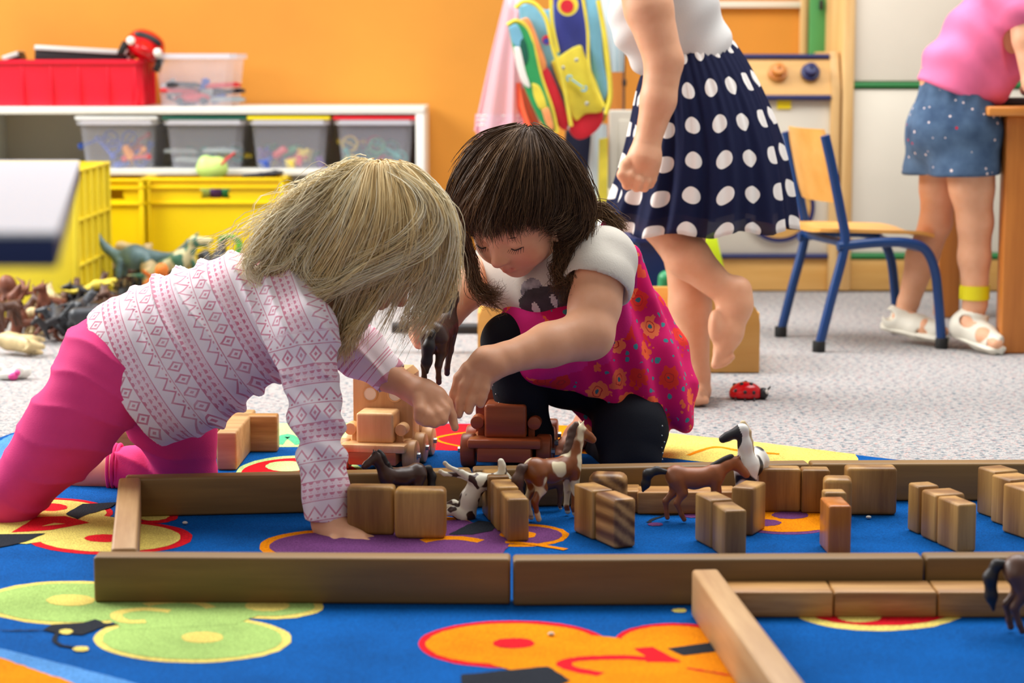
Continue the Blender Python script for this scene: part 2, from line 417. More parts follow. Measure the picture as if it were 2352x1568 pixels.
# green butterfly
el(165, 1398, 210, 51, 'yel', Z1); el(443, 1482, 227, 55, 'yel', Z1 + .0001); el(620, 1407, 124, 29, 'yel', Z1 + .0002); el(470, 1395, 120, 25, 'green', Z1 + .0003)
el(165, 1398, 194, 45, 'green', Z2); el(443, 1482, 207, 48, 'green', Z2 + .0001); el(615, 1406, 108, 23, 'green', Z2 + .0002)
layer([(300, 1376), (600, 1372), (600, 1425), (540, 1450), (290, 1462), (240, 1430)], 'green', Z2 + .0003)
el(163, 1393, 56, 13, 'yel', Z3); el(465, 1479, 48, 13, 'yel', Z3); el(614, 1406, 52, 13, 'yel', Z3)
stroke([(335, 1404), (390, 1396), (450, 1398), (485, 1411)], 28, 'yel', Z3 + .0001)
stroke([(392, 1419), (330, 1414), (274, 1422), (272, 1436), (300, 1443), (334, 1442)], 28, 'yel', Z3 + .0002)
layer([(100, 1462), (120, 1450), (190, 1446), (220, 1437), (240, 1447), (272, 1449), (230, 1458), (190, 1474), (140, 1472)], 'blk', Z4)
el(152, 1467, 16, 6, 'yel', Z4 + .0003); stroke([(-60, 1462), (30, 1464), (105, 1463)], 7, 'blk', Z4 + .0001)
stroke([(135, 1470), (125, 1485), (140, 1498), (172, 1504)], 12, 'blk', Z4 + .0002); el(187, 1507, 19, 6, 'yel', Z4 + .0002)
el(490, 1389, 60, 9, 'blk', Z3 + .0003)
# orange butterfly
el(1178, 1494, 218, 55, 'red', Z1); el(1545, 1487, 136, 42, 'red', Z1 + .0001); el(1178, 1494, 200, 48, 'org', Z2); el(1545, 1488, 120, 36, 'org', Z2 + .0001)
layer([(1110, 1535), (1250, 1465), (1420, 1480), (1450, 1490), (1640, 1500), (1700, 1590), (1300, 1620), (1250, 1580)], 'org', Z2 + .0002)
el(1180, 1493, 48, 12, 'red', Z3)
stroke([(1380, 1566), (1312, 1552), (1296, 1539), (1335, 1529), (1430, 1526), (1520, 1532)], 34, 'red', Z3 + .0001)
layer([(1455, 1505), (1500, 1502), (1566, 1537), (1485, 1537), (1480, 1522)], 'red', Z3 + .0002)
layer([(1530, 1505), (1640, 1491), (1660, 1510), (1570, 1522)], 'blk', Z3 + .0003)
layer([(1060, 1566), (1258, 1547), (1310, 1580), (1180, 1640), (1060, 1600)], 'blk', Z3 + .0003); stroke([(1580, 1551), (1640, 1562), (1720, 1575)], 10, 'red', Z3 + .0003)
el(1560, 1416, 17, 5, 'yel', Z2)
# red butterfly right
el(2020, 1413, 202, 50, 'yel', Z1); el(2020, 1411, 176, 40, 'red', Z2); el(1975, 1432, 50, 12, 'yel', Z3); el(2115, 1422, 50, 10, 'yel', Z3)
# yellow butterfly left
el(110, 1188, 150, 34, 'red', Z1); el(250, 1246, 192, 40, 'red', Z1 + .0001); el(360, 1196, 50, 17, 'red', Z1 + .0002)
el(110, 1188, 135, 29, 'yel', Z2); el(250, 1246, 166, 34, 'yel', Z2 + .0001); el(350, 1196, 38, 12, 'yel', Z2 + .0002)
layer([(-60, 1190), (120, 1180), (260, 1200), (300, 1230), (60, 1262), (-100, 1250)], 'yel', Z2 + .0003)
el(115, 1177, 40, 9, 'red', Z3); el(240, 1249, 46, 9, 'red', Z3)
layer([(150, 1193), (190, 1170), (268, 1166), (255, 1178), (196, 1196), (180, 1206)], 'blk', Z4)
layer([(25, 1236), (85, 1200), (150, 1198), (205, 1213), (120, 1230)], 'red', Z3 + .0003); layer([(95, 1222), (125, 1214), (150, 1216)], 'yel', Z4)
layer([(-80, 1250), (0, 1240), (50, 1240), (105, 1238), (60, 1258), (0, 1270), (-80, 1275)], 'blk', Z4)
# purple butterfly
el(770, 1268, 175, 40, 'org', Z1); el(1195, 1241, 112, 27, 'org', Z1 + .0001); el(1000, 1218, 90, 20, 'org', Z1 + .0001)
el(770, 1268, 150, 34, 'pur', Z2); el(1195, 1241, 96, 21, 'pur', Z2 + .0001)
layer([(800, 1245), (900, 1215), (1060, 1205), (1130, 1225), (1170, 1262), (1140, 1310), (820, 1320)], 'pur', Z2 + .0002)
stroke([(970, 1256), (1010, 1249), (1060, 1249), (1105, 1256)], 30, 'org', Z3); el(1190, 1241, 42, 9, 'org', Z3)
layer([(1030, 1241), (1075, 1218), (1100, 1209), (1150, 1214), (1130, 1232), (1085, 1241)], 'blk', Z4)
stroke([(1160, 1258), (1220, 1262), (1300, 1275)], 16, 'org', Z3)
# small flower and dark mark
el(1812, 1206, 132, 33, 'pur', Z1); el(1812, 1206, 120, 28, 'org', Z2); el(1815, 1195, 42, 9, 'pur', Z3); el(1752, 1213, 42, 8, 'pur', Z3)
el(1530, 1187, 60, 8, 'blk', Z1); stroke([(1540, 1192), (1500, 1204), (1490, 1212)], 10, 'blk', Z2); el(1505, 1216, 18, 4, 'pur', Z2); el(1590, 1192, 22, 9, 'pur', Z2)
rug_b.bm.normal_update()
for f in rug_b.bm.faces:
    if abs(f.normal.z) > .5 and f.calc_center_median().z > .0081 and f.normal.z < 0: f.normal_flip()
me = bpy.data.meshes.new('rug'); rug_b.bm.to_mesh(me); rug_b.bm.free()
tag(mk('rug', me, ['rug_' + k for k in RK]), 'large blue play rug with colourful numbered butterflies under the block enclosure', 'rug')
RZ = .0085

# ================================================================ building blocks
def plank(p0, p1, h, t, m, label, name='wooden_plank', z=RZ, group='long wooden planks'):
    a = G(*p0, z); c = G(*p1, z); d = c - a; L = d.length; yaw = math.atan2(d.y, d.x)
    b = B(); b.box((0, 0, h / 2), (L, t, h), bev=.0045, seg=3)
    o = b.obj(name, m); n = Vector((-sin(yaw), cos(yaw), 0)); o.location = (a + c) / 2 + n * t / 2; o.location.z = z; o.rotation_euler = (0, 0, yaw)
    return tag(o, label, 'block', group)
plank((216, 1384), (1172, 1389), .063, .037, 'plank', 'long wooden plank at the front left, nearest side of the enclosure')
plank((1179, 1392), (2120, 1387), .063, .037, 'plank', 'middle long plank of the front side, with low blocks leaning on it')
plank((2125, 1386), (3063, 1381), .063, .037, 'plank', 'long plank at the front right, running out of the frame')
plank((288, 1188), (1085, 1169), .063, .037, 'plank', 'dark long plank at the back left, behind the blonde child\'s hand')
plank((1089, 1166), (1859, 1151), .063, .037, 'plank', 'middle long plank of the back side, behind the pinto horse')
plank((1862, 1151), (2634, 1149), .063, .037, 'plank', 'long plank of the back side at the far right')
def plank2(a, c, h, t, m, label, z=RZ):
    a = Vector(a); c = Vector(c); d = c - a; yaw = math.atan2(d.y, d.x); L = d.length
    b = B(); b.box((0, 0, h / 2), (L, t, h), bev=.0045, seg=3); o = b.obj('wooden_plank', m); o.location = ((a.x + c.x) / 2, (a.y + c.y) / 2, z); o.rotation_euler = (0, 0, yaw)
    return tag(o, label, 'block', 'long wooden planks')
a = G(298, 1096, .0715); c = G(285, 1252, .0715); d = (c - a).normalized()
plank2(a, a + d * .515, .063, .035, 'plank2', 'pale long plank closing the left end of the enclosure')
a = G(1619, 1306, .0715); c = G(1813, 1568, .0715); d = (c - a).normalized()
plank2(a, a + d * .559, .063, .035, 'plank2', 'pale long plank pointing towards the camera at the front')
def block(u, v, yaw, w, d, h, m, label, z=RZ, bev=.004, group='small upright wooden blocks'):
    b = B(); b.box((w / 2, d / 2, h / 2), (w, d, h), bev=bev, seg=3); o = b.obj('wooden_block', m)
    p = G(u, v, z); o.location = p; o.rotation_euler = (0, 0, R(yaw)); return tag(o, label, 'block', group)
BL = [
 (797, 1229, -2, .073, .036, .075, 'block', 'square wooden block right beside the blonde child\'s hand', .006),
 (906, 1238, -2, .078, .037, .077, 'block', 'striped square wooden block with blue paint stains, left of the fallen foal', .008),
 (1166, 1245, 10, .033, .072, .066, 'block', 'narrow upright block, nearest of three left of the pinto horse', .004),
 (1142, 1221, 10, .034, .066, .070, 'block', 'upright block, middle of three left of the pinto horse', .004),
 (1122, 1197, 10, .034, .066, .072, 'block', 'upright block, farthest of three left of the pinto horse, touched by the foal', .004),
 (1411, 1261, 24, .036, .067, .075, 'block_r', 'upright block with bold ring grain on its end, right of the pinto horse', .005),
 (1360, 1240, 24, .036, .066, .076, 'block', 'plain upright block close behind the one with bold ring grain', .004),
 (1349, 1192, -10, .060, .045, .072, 'block_r', 'striped block with a wavy rounded top behind the pinto horse', .012),
 (1436, 1178, 0, .026, .06, .036, 'block_x', 'short low block at the end of the lying one by the back plank', .003),
 (1464, 1181, 1, .16, .055, .036, 'block_x', 'low wooden block lying along the back plank behind the brown horse', .003),
 (1678, 1226, -26, .035, .062, .074, 'block', 'upright block under the muzzle of the brown horse', .004),
 (1665, 1284, 12, .033, .066, .072, 'block', 'nearer of two upright blocks below the brown horse', .004),
 (1632, 1260, 18, .036, .062, .074, 'block', 'farther of two upright blocks below the brown horse, greyish', .004),
 (1902, 1275, 3, .034, .070, .074, 'block_o', 'glossy amber upright block with a knot at its foot', .004),
 (1893, 1231, 3, .034, .030, .068, 'block', 'small pale block just behind the glossy amber block', .004),
 (1742, 1176, -2, .068, .035, .071, 'block', 'square block against the back plank, left one of the row of three', .005),
 (1841, 1179, -1, .045, .035, .071, 'block', 'middle block of the row of three against the back plank', .004),
 (1890, 1200, -6, .045, .042, .070, 'block', 'block with cut corners in front of the row of three', .008),
 (1943, 1183, -1, .081, .038, .077, 'block', 'large square block with dark flame grain, right one of the row of three', .006),
 (2199, 1270, 17, .031, .066, .073, 'block', 'upright block with a dark stripe, nearest of the right-hand trio', .004),
 (2147, 1247, 17, .050, .048, .074, 'block', 'squared pale block with a split top, middle of the right-hand trio', .005),
 (2107, 1227, 17, .036, .035, .075, 'block', 'thin block, farthest of the right-hand trio', .004),
 (2283, 1191, 22, .045, .050, .076, 'block', 'upright block with an amber knot in the corner group at the right edge', .004),
 (2318, 1212, 22, .050, .052, .076, 'block', 'middle upright block of the corner group at the right edge', .004),
 (2362, 1241, 22, .040, .070, .076, 'block', 'nearest upright block of the corner group cut by the right edge', .004)]
for q in BL: block(*q[:8], bev=q[8])
for u, w, lb in ((1678, .134, 'low yellowish block lying beside the pale plank that points forward'), (1916, .134, 'low block lying between two others against the front plank'), (2154, .137, 'low block lying behind the brown horse at the right edge')):
    block(u, 1418, 0, w, .066, .034, 'block_x', lb, bev=.003, group='low blocks lying along the front plank')
# group behind the blonde child
block(440, 1038, 0, .16, .037, .068, 'block_x', 'wide block standing across behind the blonde child', bev=.004)
b = B(); b.box((.017, .14, .034), (.036, .26, .068), bev=.004, seg=3); o = b.obj('wooden_plank', 'plank2'); o.location = G(497, 1082, RZ); o.rotation_euler = (0, 0, R(-1)); o.location.y -= 0
tag(o, 'pale plank pointing at the wide block behind the blonde child', 'block', 'long wooden planks')
block(235, 1046, 0, .19, .035, .045, 'block_x', 'low plank seen between the pink legs of the blonde child', bev=.003)
block(483, 1052, 0, .012, .03, .05, 'block', 'dark thin block next to the pink knee', bev=.002)
b = B(); b.cyl((0, 0, 0), (0, 0, .03), .008, seg=16); b.ell((0, 0, .036), (.013, .013, .012)); b.ell((0, 0, .004), (.013, .013, .005)); o = b.obj('wooden_peg', 'block_o'); o.location = G(487, 1030, RZ); tag(o, 'small orange wooden peg beside the pink knee', 'toy')

# ================================================================ trucks
def wheel(b, c, r, w, mi=0): b.cyl((c[0] - w / 2, c[1], c[2]), (c[0] + w / 2, c[1], c[2]), r, seg=32, bev=w * .16, mi=mi)
def truck(name, loc, rz, sc, mats, label, cab=True):
    r = root(name, loc, label, 'toy truck', rz); r.scale = (sc,) * 3
    b = B(); b.box((0, .13, .030), (.098, .27, .026), bev=.003); b.obj('chassis', mats[1], r)
    b = B(); b.box((0, .02, .050), (.134, .05, .017), bev=.005); b.box((0, .095, .050), (.122, .12, .014), bev=.003); b.obj('fender', mats[0], r)
    b = B(); b.box((0, .055, .088), (.076, .072, .062), bev=.006, seg=3); b.obj('bonnet', mats[0], r)
    for s in (-1, 1):
        b = B(); b.cyl((s * .052, .028, .084), (s * .052, .06, .084), .0125, seg=20, bev=.002); b.box((s * .046, .05, .066), (.012, .014, .03), bev=.001); b.obj('headlamp', mats[0], r)
    if cab:
        b = B(); poly = [(-.062, 0, .056), (.062, 0, .056), (.062, 0, .186), (.05, 0, .198), (-.05, 0, .198), (-.062, 0, .186)]
        b.prism([(x, .098, z) for x, y, z in poly], (0, .07, 0), bev=.002)
        cb = b.obj('cab', mats[0], r)
        for s in (-1, 1):
            b = B(); n = 24; b.loft([[(s * .026 + rr * cos(2 * pi * k / n), yy, .146 + rr * sin(2 * pi * k / n)) for k in range(n)] for rr, yy in ((.016, .0975), (.016, .0955), (.013, .0955), (.013, .0975))]); b.obj('window_ring', mats[0], cb)
            b = B(); b.cyl((s * .026, .0968, .146), (s * .026, .0972, .146), .0135, seg=24); b.obj('window_hole', 'cream' if name != 'x' else 'dark', cb)
        b = B(); b.box((0, .24, .07), (.12, .11, .03), bev=.003)
        for s in (-1, 1): b.box((s * .057, .24, .098), (.01, .11, .03), bev=.002)
        b.obj('truck_bed', mats[0], r)
    for y in (.045, .135, .22):
        for s in (-1, 1):
            b = B(); wheel(b, (s * .069, y, .031), .031, .027); w = b.obj('wheel', mats[2], r)
            b = B(); b.cyl((s * .081, y, .031), (s * .089, y, .031), .0055, seg=6); b.cyl((s * .081, y, .031), (s * .083, y, .031), .009, seg=16); b.obj('axle_bolt', 'metal', w)
    return r
p = G(866, 1088, RZ)
truck('toy_truck', (p.x - .008, p.y + .005, RZ), R(-9), .88, ('truck', 'truck_d', 'truck'), 'pale wooden toy truck with round headlamps under the pointing hand')
p = G(1158, 1084, RZ)
truck('toy_truck', (p.x, p.y + .005, RZ), R(-5), .98, ('truck_r', 'truck_r', 'truck_r'), 'reddish dark wooden toy truck behind the black leg')

# ================================================================ shelf and bins
sh = root('shelf_unit', (P(490, 300, 7.0).x, 7.2, 0), 'low white open shelf unit against the orange wall', 'shelf')
o0 = Vector(sh.location)
XR = P(975, 300, 7.02).x; ZT = P(500, 245, 7.02).z; ZB = P(500, 262, 7.02).z; zm1 = P(500, 388, 7.02).z; zm0 = P(500, 402, 7.02).z
XL = XR - 2.0
b = B(o0); b.box(((XL + XR) / 2, 7.21, (ZT + ZB) / 2), (XR - XL, .39, ZT - ZB), bev=.003); b.obj('top_board', 'white', sh)
for x in (XR - .014, XL + .014, P(-60, 300, 7.0).x):
    b = B(o0); b.box((x, 7.21, ZB / 2), (.028, .39, ZB - .001), bev=.002); b.obj('side_panel', 'white', sh)
b = B(o0); b.box(((XL + XR) / 2, 7.21, (zm0 + zm1) / 2), (XR - XL - .06, .385, zm1 - zm0), bev=.002); b.obj('shelf_board', 'white', sh)
b = B(o0); b.box(((XL + XR) / 2, 7.21, .03), (XR - XL - .06, .385, .02)); b.obj('bottom_board', 'white', sh)
b = B(o0); b.box(((XL + XR) / 2, 7.395, ZB / 2), (XR - XL - .04, .01, ZB - .01)); b.obj('back_panel', 'grey_back', sh)

def tub(b, x0, x1, y0, y1, z0, z1, tap=.012, rim=.010, mi=0, mr=1, th=.003, rimh=.012):
    def rect(t, z, e=0):
        a, c, d, f = x0 + t - e, x1 - t + e, y0 + t - e, y1 - t + e; q = min(.02, (c - a) * .15)
        return [(a + q, d, z), (c - q, d, z), (c, d + q, z), (c, f - q, z), (c - q, f, z), (a + q, f, z), (a, f - q, z), (a, d + q, z)]
    b.loft([rect(tap, z0), rect(0, z1)], mi); b.bm.faces.new([b.bm.verts.new(Vector(q)) for q in rect(tap, z0)]).material_index = mi
    b.loft([rect(0, z1 - rimh, .001), rect(-rim, z1 - rimh, 0), rect(-rim, z1), rect(.003, z1)], mr)
def toy_bits(x0, x1, y0, y1, z0, zh, cols, n, label, group, shapes=('brick', 'ring', 'figure', 'rod')):
    for i in range(n):
        s = random.choice(shapes); x = random.uniform(x0, x1); y = random.uniform(y0, y0 + (y1 - y0) * .5); z = z0 + .012 + random.random() ** 1.3 * zh; b = B()
        if s == 'brick': b.box((0, 0, 0), (.05, .022, .02), bev=.002); [b.cyl((dx, 0, .01), (dx, 0, .015), .005, seg=10) for dx in (-.015, 0, .015)]
        elif s == 'ring': b.tube([(.024 * cos(a * pi / 8), 0, .024 * sin(a * pi / 8)) for a in range(17)], .004, 8); b.tube([(-.02, 0, 0), (.02, 0, 0)], .003, 6)
        elif s == 'figure': b.box((0, 0, 0), (.022, .014, .03), bev=.004); b.ell((0, 0, .022), (.009, .009, .01)); b.tube([(-.011, 0, .012), (-.024, 0, -.006)], .004, 6); b.tube([(.011, 0, .012), (.024, 0, -.006)], .004, 6)
        elif s == 'rod': b.tube([(-.04, 0, 0), (.04, 0, 0)], .006, 8); b.ell((-.04, 0, 0), (.011, .011, .011)); b.ell((.04, 0, 0), (.011, .011, .011))
        elif s == 'pyramid': b.tube([(0, 0, -.018), (0, 0, .026)], [.024, .001], 4)
        elif s == 'slab': b.box((0, 0, 0), (.11, .05, .012), bev=.002); b.box((0, 0, .008), (.09, .04, .004), bev=.001)
        c = random.choice(cols); o = b.obj('toy_piece', c); o.location = (x, y, z); o.rotation_euler = (random.uniform(-.6, .6), random.uniform(-1.2, 1.2), random.uniform(-.5, .5))
        if s == 'slab': o.rotation_euler = (0, random.uniform(-.1, .1), random.uniform(-.2, .2))
        tag(o, label, 'toy', group)
def bin_(u0, u1, vt, vb, Y, lid, label, depth=.30, lidname=None):
    x0, x1 = P(u0, 300, Y).x, P(u1, 300, Y).x; z0 = zm1 if Y > 6.9 and vt > 200 else ZT
    z1 = P(500, vt + (8 if lid else 0), Y).z
    r = root('storage_bin', ((x0 + x1) / 2, Y + depth / 2, z0), label, 'bin'); oo = Vector(r.location)
    b = B(oo); tub(b, x0 + .008, x1 - .008, Y, Y + depth, z0 + .001, z1, .016, .008, 0, 1, rimh=.016); b.obj('bin_body', ['clear', 'clear_rim'], r)
    if lid: b = B(oo); b.box(((x0 + x1) / 2, Y + depth / 2, z1 + .006), (x1 - x0 + .004, depth + .02, .012), bev=.003); b.obj('lid', lid, r)
    return x0 + .035, x1 - .035, Y + .03, Y + depth - .03, z0
M['lid_green'] = mat('lid_green', (16, 92, 74), .4); M['lid_white'] = mat('lid_white', (236, 240, 240), .4); M['lid_yellow'] = mat('lid_yellow', (250, 226, 20), .4); M['lid_red'] = mat('lid_red', (228, 24, 38), .4)
q = bin_(175, 361, 267, 386, 7.03, 'lid_white', 'clear storage bin with a white lid on the shelf, red and blue toys inside')
toy_bits(*q[:4], q[4], .085, ['tred', 'tblue', 'torange', 'tblue'], 16, 'red, blue or orange toy piece inside the white-lidded bin', 'toys in the white-lidded bin')
q = bin_(375, 565, 267, 386, 7.03, 'lid_green', 'clear storage bin with a dark green lid on the shelf')
toy_bits(*q[:4], q[4], .045, ['tgrey', 'tyellow', 'tgrey', 'tteal'], 12, 'flat or looped toy piece inside the green-lidded bin', 'toys in the green-lidded bin', ('slab', 'slab', 'ring'))
q = bin_(570, 757, 267, 386, 7.03, 'lid_yellow', 'clear storage bin with a yellow lid on the shelf')
toy_bits(*q[:4], q[4], .05, ['tblue', 'tpurple', 'tyellow', 'tred', 'tgreen'], 20, 'small coloured toy piece inside the yellow-lidded bin', 'toys in the yellow-lidded bin', ('pyramid', 'brick', 'figure'))
q = bin_(767, 954, 267, 386, 7.03, 'lid_red', 'clear storage bin with a red lid at the right end of the shelf')
toy_bits(*q[:4], q[4], .075, ['tteal', 'tgreen', 'tteal', 'tyellow', 'tred'], 22, 'ring or rod toy piece inside the red-lidded bin', 'toys in the red-lidded bin', ('ring', 'ring', 'rod'))
q = bin_(352, 545, 123, 240, 7.04, None, 'open clear storage bin of toy cars standing on top of the shelf')
toy_bits(*q[:4], q[4], .06, ['tblack', 'tgrey', 'tblack', 'tblue', 'tred'], 16, 'dark toy piece heaped inside the open clear bin', 'toys in the open clear bin', ('slab', 'brick', 'figure'))
def toy_car(loc, rot, sc, m, label):
    r = root('toy_car', loc, label, 'toy car', rot=rot); r.scale = (sc,) * 3
    sd = SDF(); sd.ell((0, 0, .022), (.030, .055, .016), k=.01); sd.ell((0, -.005, .036), (.024, .030, .014), k=.012)
    sobj('car_body', sd, m, r, .002, off=(0, 0, 0))
    b = B(); b.ell((0, -.032, .038), (.021, .006, .007), (.5, 0, 0)); b.obj('windscreen', 'dark', r); b = B(); b.ell((0, .022, .038), (.021, .006, .007), (-.5, 0, 0)); b.obj('rear_window', 'dark', r)
    for s in (-1, 1):
        b = B(); b.ell((s * .02, -.05, .026), (.006, .004, .006)); b.obj('headlight', 'white', r)
        for y in (-.033, .034): b = B(); b.cyl((s * .022, y, .011), (s * .031, y, .011), .011, seg=20, bev=.002); b.obj('wheel', 'rubber', r)
    return r
p = P(440, 215, 7.06); toy_car((p.x - .005, 7.10, ZT + .004), (0, 0, -1.5), 1.15, 'tred', 'red toy car with dark windows lying inside the open clear bin')
# red ribbed tub
r = root('ribbed_tub', (P(165, 200, 7.04).x, 7.19, ZT), 'bright red ribbed plastic tub on top of the shelf at the left', 'tub'); oo = Vector(r.location)
x0, x1 = P(-30, 200, 7.04).x, P(326, 200, 7.04).x; z1 = P(200, 137, 7.04).z
b = B(oo); tub(b, x0, x1, 7.04, 7.36, ZT + .001, z1, .014, .008, 0, 0, rimh=.012)
for u in (52, 118, 182, 248, 310): x = P(u, 200, 7.04).x; b.box((x, 7.047, (ZT + z1) / 2), (.006, .014, z1 - ZT - .004), bev=.002)
for k in range(5): b.box((x1 - .006, 7.07 + k * .06, (ZT + z1) / 2), (.014, .006, z1 - ZT - .004), bev=.002)
b.obj('tub_body', 'red', r)
for i, (u0, v0, u1, v1, lb) in enumerate(((78, 112, 290, 124, 'silver-edged dark case, upper one sticking out of the red tub'), (85, 123, 296, 137, 'silver-edged dark case, lower one sticking out of the red tub'), (14, 136, 50, 124, 'short silver-edged case tilted in the left of the red tub'))):
    a, c = P(u0, v0, 7.12), P(u1, v1, 7.12); d = c - a; yaw = math.atan2(d.z, d.x)
    rr = root('flat_case', (a + c) / 2 - Vector((0, 0, .045)), lb, 'case', rot=(0, -yaw, 0))
    b = B(); b.box((0, .05 + i * .01, .03), (d.length, .10, .05), bev=.002); b.obj('case_body', 'dark', rr)
    b = B(); b.box((0, -.004 + i * .01, .049), (d.length, .008, .014), bev=.002); b.box((0, .05 + i * .01, .0565), (d.length, .10, .002)); b.obj('case_rim', 'silver', rr)
toy_car(P(316, 118, 7.08) + Vector((-.008, .05, -.040)), (0.0, R(24), R(8)), 2.3, 'red_shiny', 'shiny red toy car perched on the corner of the red tub')

# yellow crates
def crate(x0, x1, y0, y1, z0, z1, m, label, handle=False, holes=False, name='plastic_crate'):
    r = root(name, ((x0 + x1) / 2, (y0 + y1) / 2, z0), label, 'crate'); oo = Vector(r.location); b = B(oo); T = .006; zh = z1 - z0
    if handle:
        hw = .062; xc = (x0 + x1) / 2; za = z1 - .065; zb = z1 - .035
        b.box((xc, y0 + T / 2, (z0 + za) / 2), (x1 - x0, T, za - z0)); b.box((xc, y0 + T / 2, (zb + z1) / 2), (x1 - x0, T, z1 - zb))
        for s in (-1, 1): xa = xc + s * hw; xe = x1 if s > 0 else x0; b.box(((xa + xe) / 2, y0 + T / 2, (za + zb) / 2), (abs(xe - xa), T, zb - za)); b.cyl((xa - s * .004, y0 + .0005, (za + zb) / 2), (xa - s * .004, y0 + T - .0005, (za + zb) / 2), .0165, seg=20)
    else: b.box(((x0 + x1) / 2, y0 + T / 2, (z0 + z1) / 2), (x1 - x0, T, zh))
    b.box(((x0 + x1) / 2, y1 - T / 2, (z0 + z1) / 2), (x1 - x0, T, zh))
    for x in (x0 + T / 2, x1 - T / 2): b.box((x, (y0 + y1) / 2, (z0 + z1) / 2), (T, y1 - y0, zh))
    b.box(((x0 + x1) / 2, (y0 + y1) / 2, z0 + T / 2), (x1 - x0, y1 - y0, T))
    e = .010
    for zz in ((z1 - .006, z1 - .030, z1 - .080) if handle else (z1 - .006,)):
        b.box(((x0 + x1) / 2, y0 - e / 2, zz), (x1 - x0 + 2 * e, e, .008), bev=.002); b.box((x1 + e / 2, (y0 + y1) / 2, zz), (e, y1 - y0 + 2 * e, .008), bev=.002); b.box((x0 - e / 2, (y0 + y1) / 2, zz), (e, y1 - y0 + 2 * e, .008), bev=.002)
    for x in (x0, x1):
        b.box((x, y0 - e / 2, (z0 + z1) / 2), (.012, e, zh), bev=.002)
    ny = max(2, int((y1 - y0) / .09))
    for i in range(ny + 1):
        y = y0 + (y1 - y0) * i / ny
        b.box((x1 + e / 2, y, (z0 + z1) / 2), (e, .008, zh), bev=.002)
    for zz in ([z0 + zh * .36, z0 + zh * .66] if not handle else []): b.box((x1 + e / 2, (y0 + y1) / 2, zz), (e, y1 - y0, .008), bev=.002)
    b.obj('crate_body', m, r); return r
xa = P(343, 500, 6.90).x; xb = P(648, 500, 6.90).x; zt = P(500, 408, 6.90).z
crate(xa, xb, 6.90, 7.12, .042, zt, 'yellow', 'large bright yellow crate with a hand slot under the shelf', handle=True)
xa2 = P(180, 500, 6.86).x; xb2 = P(326, 500, 6.86).x
crate(xa2, xb2, 6.86, 7.32, .042, P(500, 410, 6.86).z, 'yellow', 'narrow-looking yellow crate between the ribbed crate and the large crate', handle=True)
cx1 = P(172, 500, 6.12).x; crate(cx1 - .42, cx1 - .0, 6.12, 6.62, .002, P(172, 389, 6.12).z, 'yellow_p', 'pale yellow ribbed crate at the left, standing on the carpet')
# things in the large crate
sd = SDF(); sd.ell((0, 0, .02), (.052, .03, .035), k=.02); sd.ell((-.02, 0, .045), (.02, .018, .018), k=.015); sd.ell((.022, 0, .04), (.02, .018, .018), k=.015)
o = sobj('soft_toy', sd, 'tlime', None, .003); o.location = P(487, 402, 6.98); tag(o, 'lime green soft toy bulging out of the large yellow crate', 'soft toy')
b = B(); b.tube([P(508, 378, 6.9), P(520, 366, 6.9), P(540, 350, 6.9)], [.004, .005, .003], 8); tag(b.obj('stick', 'tred'), 'thin red stick behind the lime green soft toy', 'stick')
sd = SDF(); sd.chain([P(560, 404, 6.98), P(600, 402, 6.98), P(632, 398, 6.98), P(648, 396, 6.98)], [.006, .008, .010, .006]); tag(sobj('toy_tail', sd, 'tblack', None, .003), 'black curved toy lying on the rim of the large yellow crate', 'toy')
for u, cname, lb in ((470, 'tlime', 'lime ball seen through the hand slot'), (497, 'tpurple', 'purple and white ball seen through the hand slot'), (524, 'tgreen', 'green ball seen through the hand slot')):
    b = B(); b.ell((0, 0, 0), (.024, .024, .024)); o = b.obj('toy_ball', cname); o.location = P(u, 441, 6.945); tag(o, lb, 'ball', 'balls in the large crate')

# ================================================================ pale table at the left foreground
TY0, TY1, tz = 1.36, 2.35, .622
ta = P(132, 530, TY0); tbk = G(158, 378, tz)
r = root('pale_table', (-.75, 1.8, 0), 'pale blue-white table with a navy edge, out of focus at the left edge', 'table'); oo = Vector(r.location)
poly = [(ta.x, TY0, tz - .001), (tbk.x, TY1, tz - .001), (-1.3, TY1, tz - .001), (-1.3, TY0, tz - .001)]
b = B(oo); b.prism(poly, (0, 0, .003)); b.obj('table_top', 'pale_blue', r)
b = B(oo); b.prism([(x, y, z - .020) for x, y, z in poly], (0, 0, .0195), bev=.003); b.obj('edge_band', 'navy', r)
for x, y in ((-.60, 1.44), (-.72, 2.25), (-1.2, 1.44), (-1.2, 2.25)): b = B(oo); b.cyl((x, y, 0), (x, y, tz - .02), .016, seg=16); b.obj('leg', 'metal', r)

# ================================================================ play kitchen and cupboards at the right
YC = 6.9
def PX(u): return P(u, 400, YC).x
def PZ(v): return P(1800, v, YC).z
def panel(b, u0, u1, v0, v1, y0=YC, d=.03, bev=.003, mi=0):
    x0, x1, z0, z1 = PX(u0), PX(u1), max(0.001, PZ(v1)), PZ(v0); b.box(((x0 + x1) / 2, y0 + d / 2, (z0 + z1) / 2), (x1 - x0, d, z1 - z0), bev=bev, mi=mi); return b
k = root('play_kitchen', (PX(1780), 7.1, 0), 'wooden play kitchen with two knobs and a round oven window', 'play kitchen'); oo = Vector(k.location)
b = B(oo); panel(b, 1600, 1912, 230, 585, YC + .012, .38); b.obj('cabinet_body', 'cream', k)
b = B(oo); panel(b, 1600, 1912, 592, 668, YC + .008, .39); b.obj('plinth', 'pine_x', k)
b = B(oo)
b.prism([(PX(1905), YC - .01, 0.001), (PX(1905), YC - .01, PZ(205)), (PX(1905), YC + .05, PZ(118)), (PX(1905), 7.32, PZ(118)), (PX(1905), 7.32, 0.001)], (PX(1927) - PX(1905), 0, 0), bev=.004); b.obj('side_panel', 'pine', k)
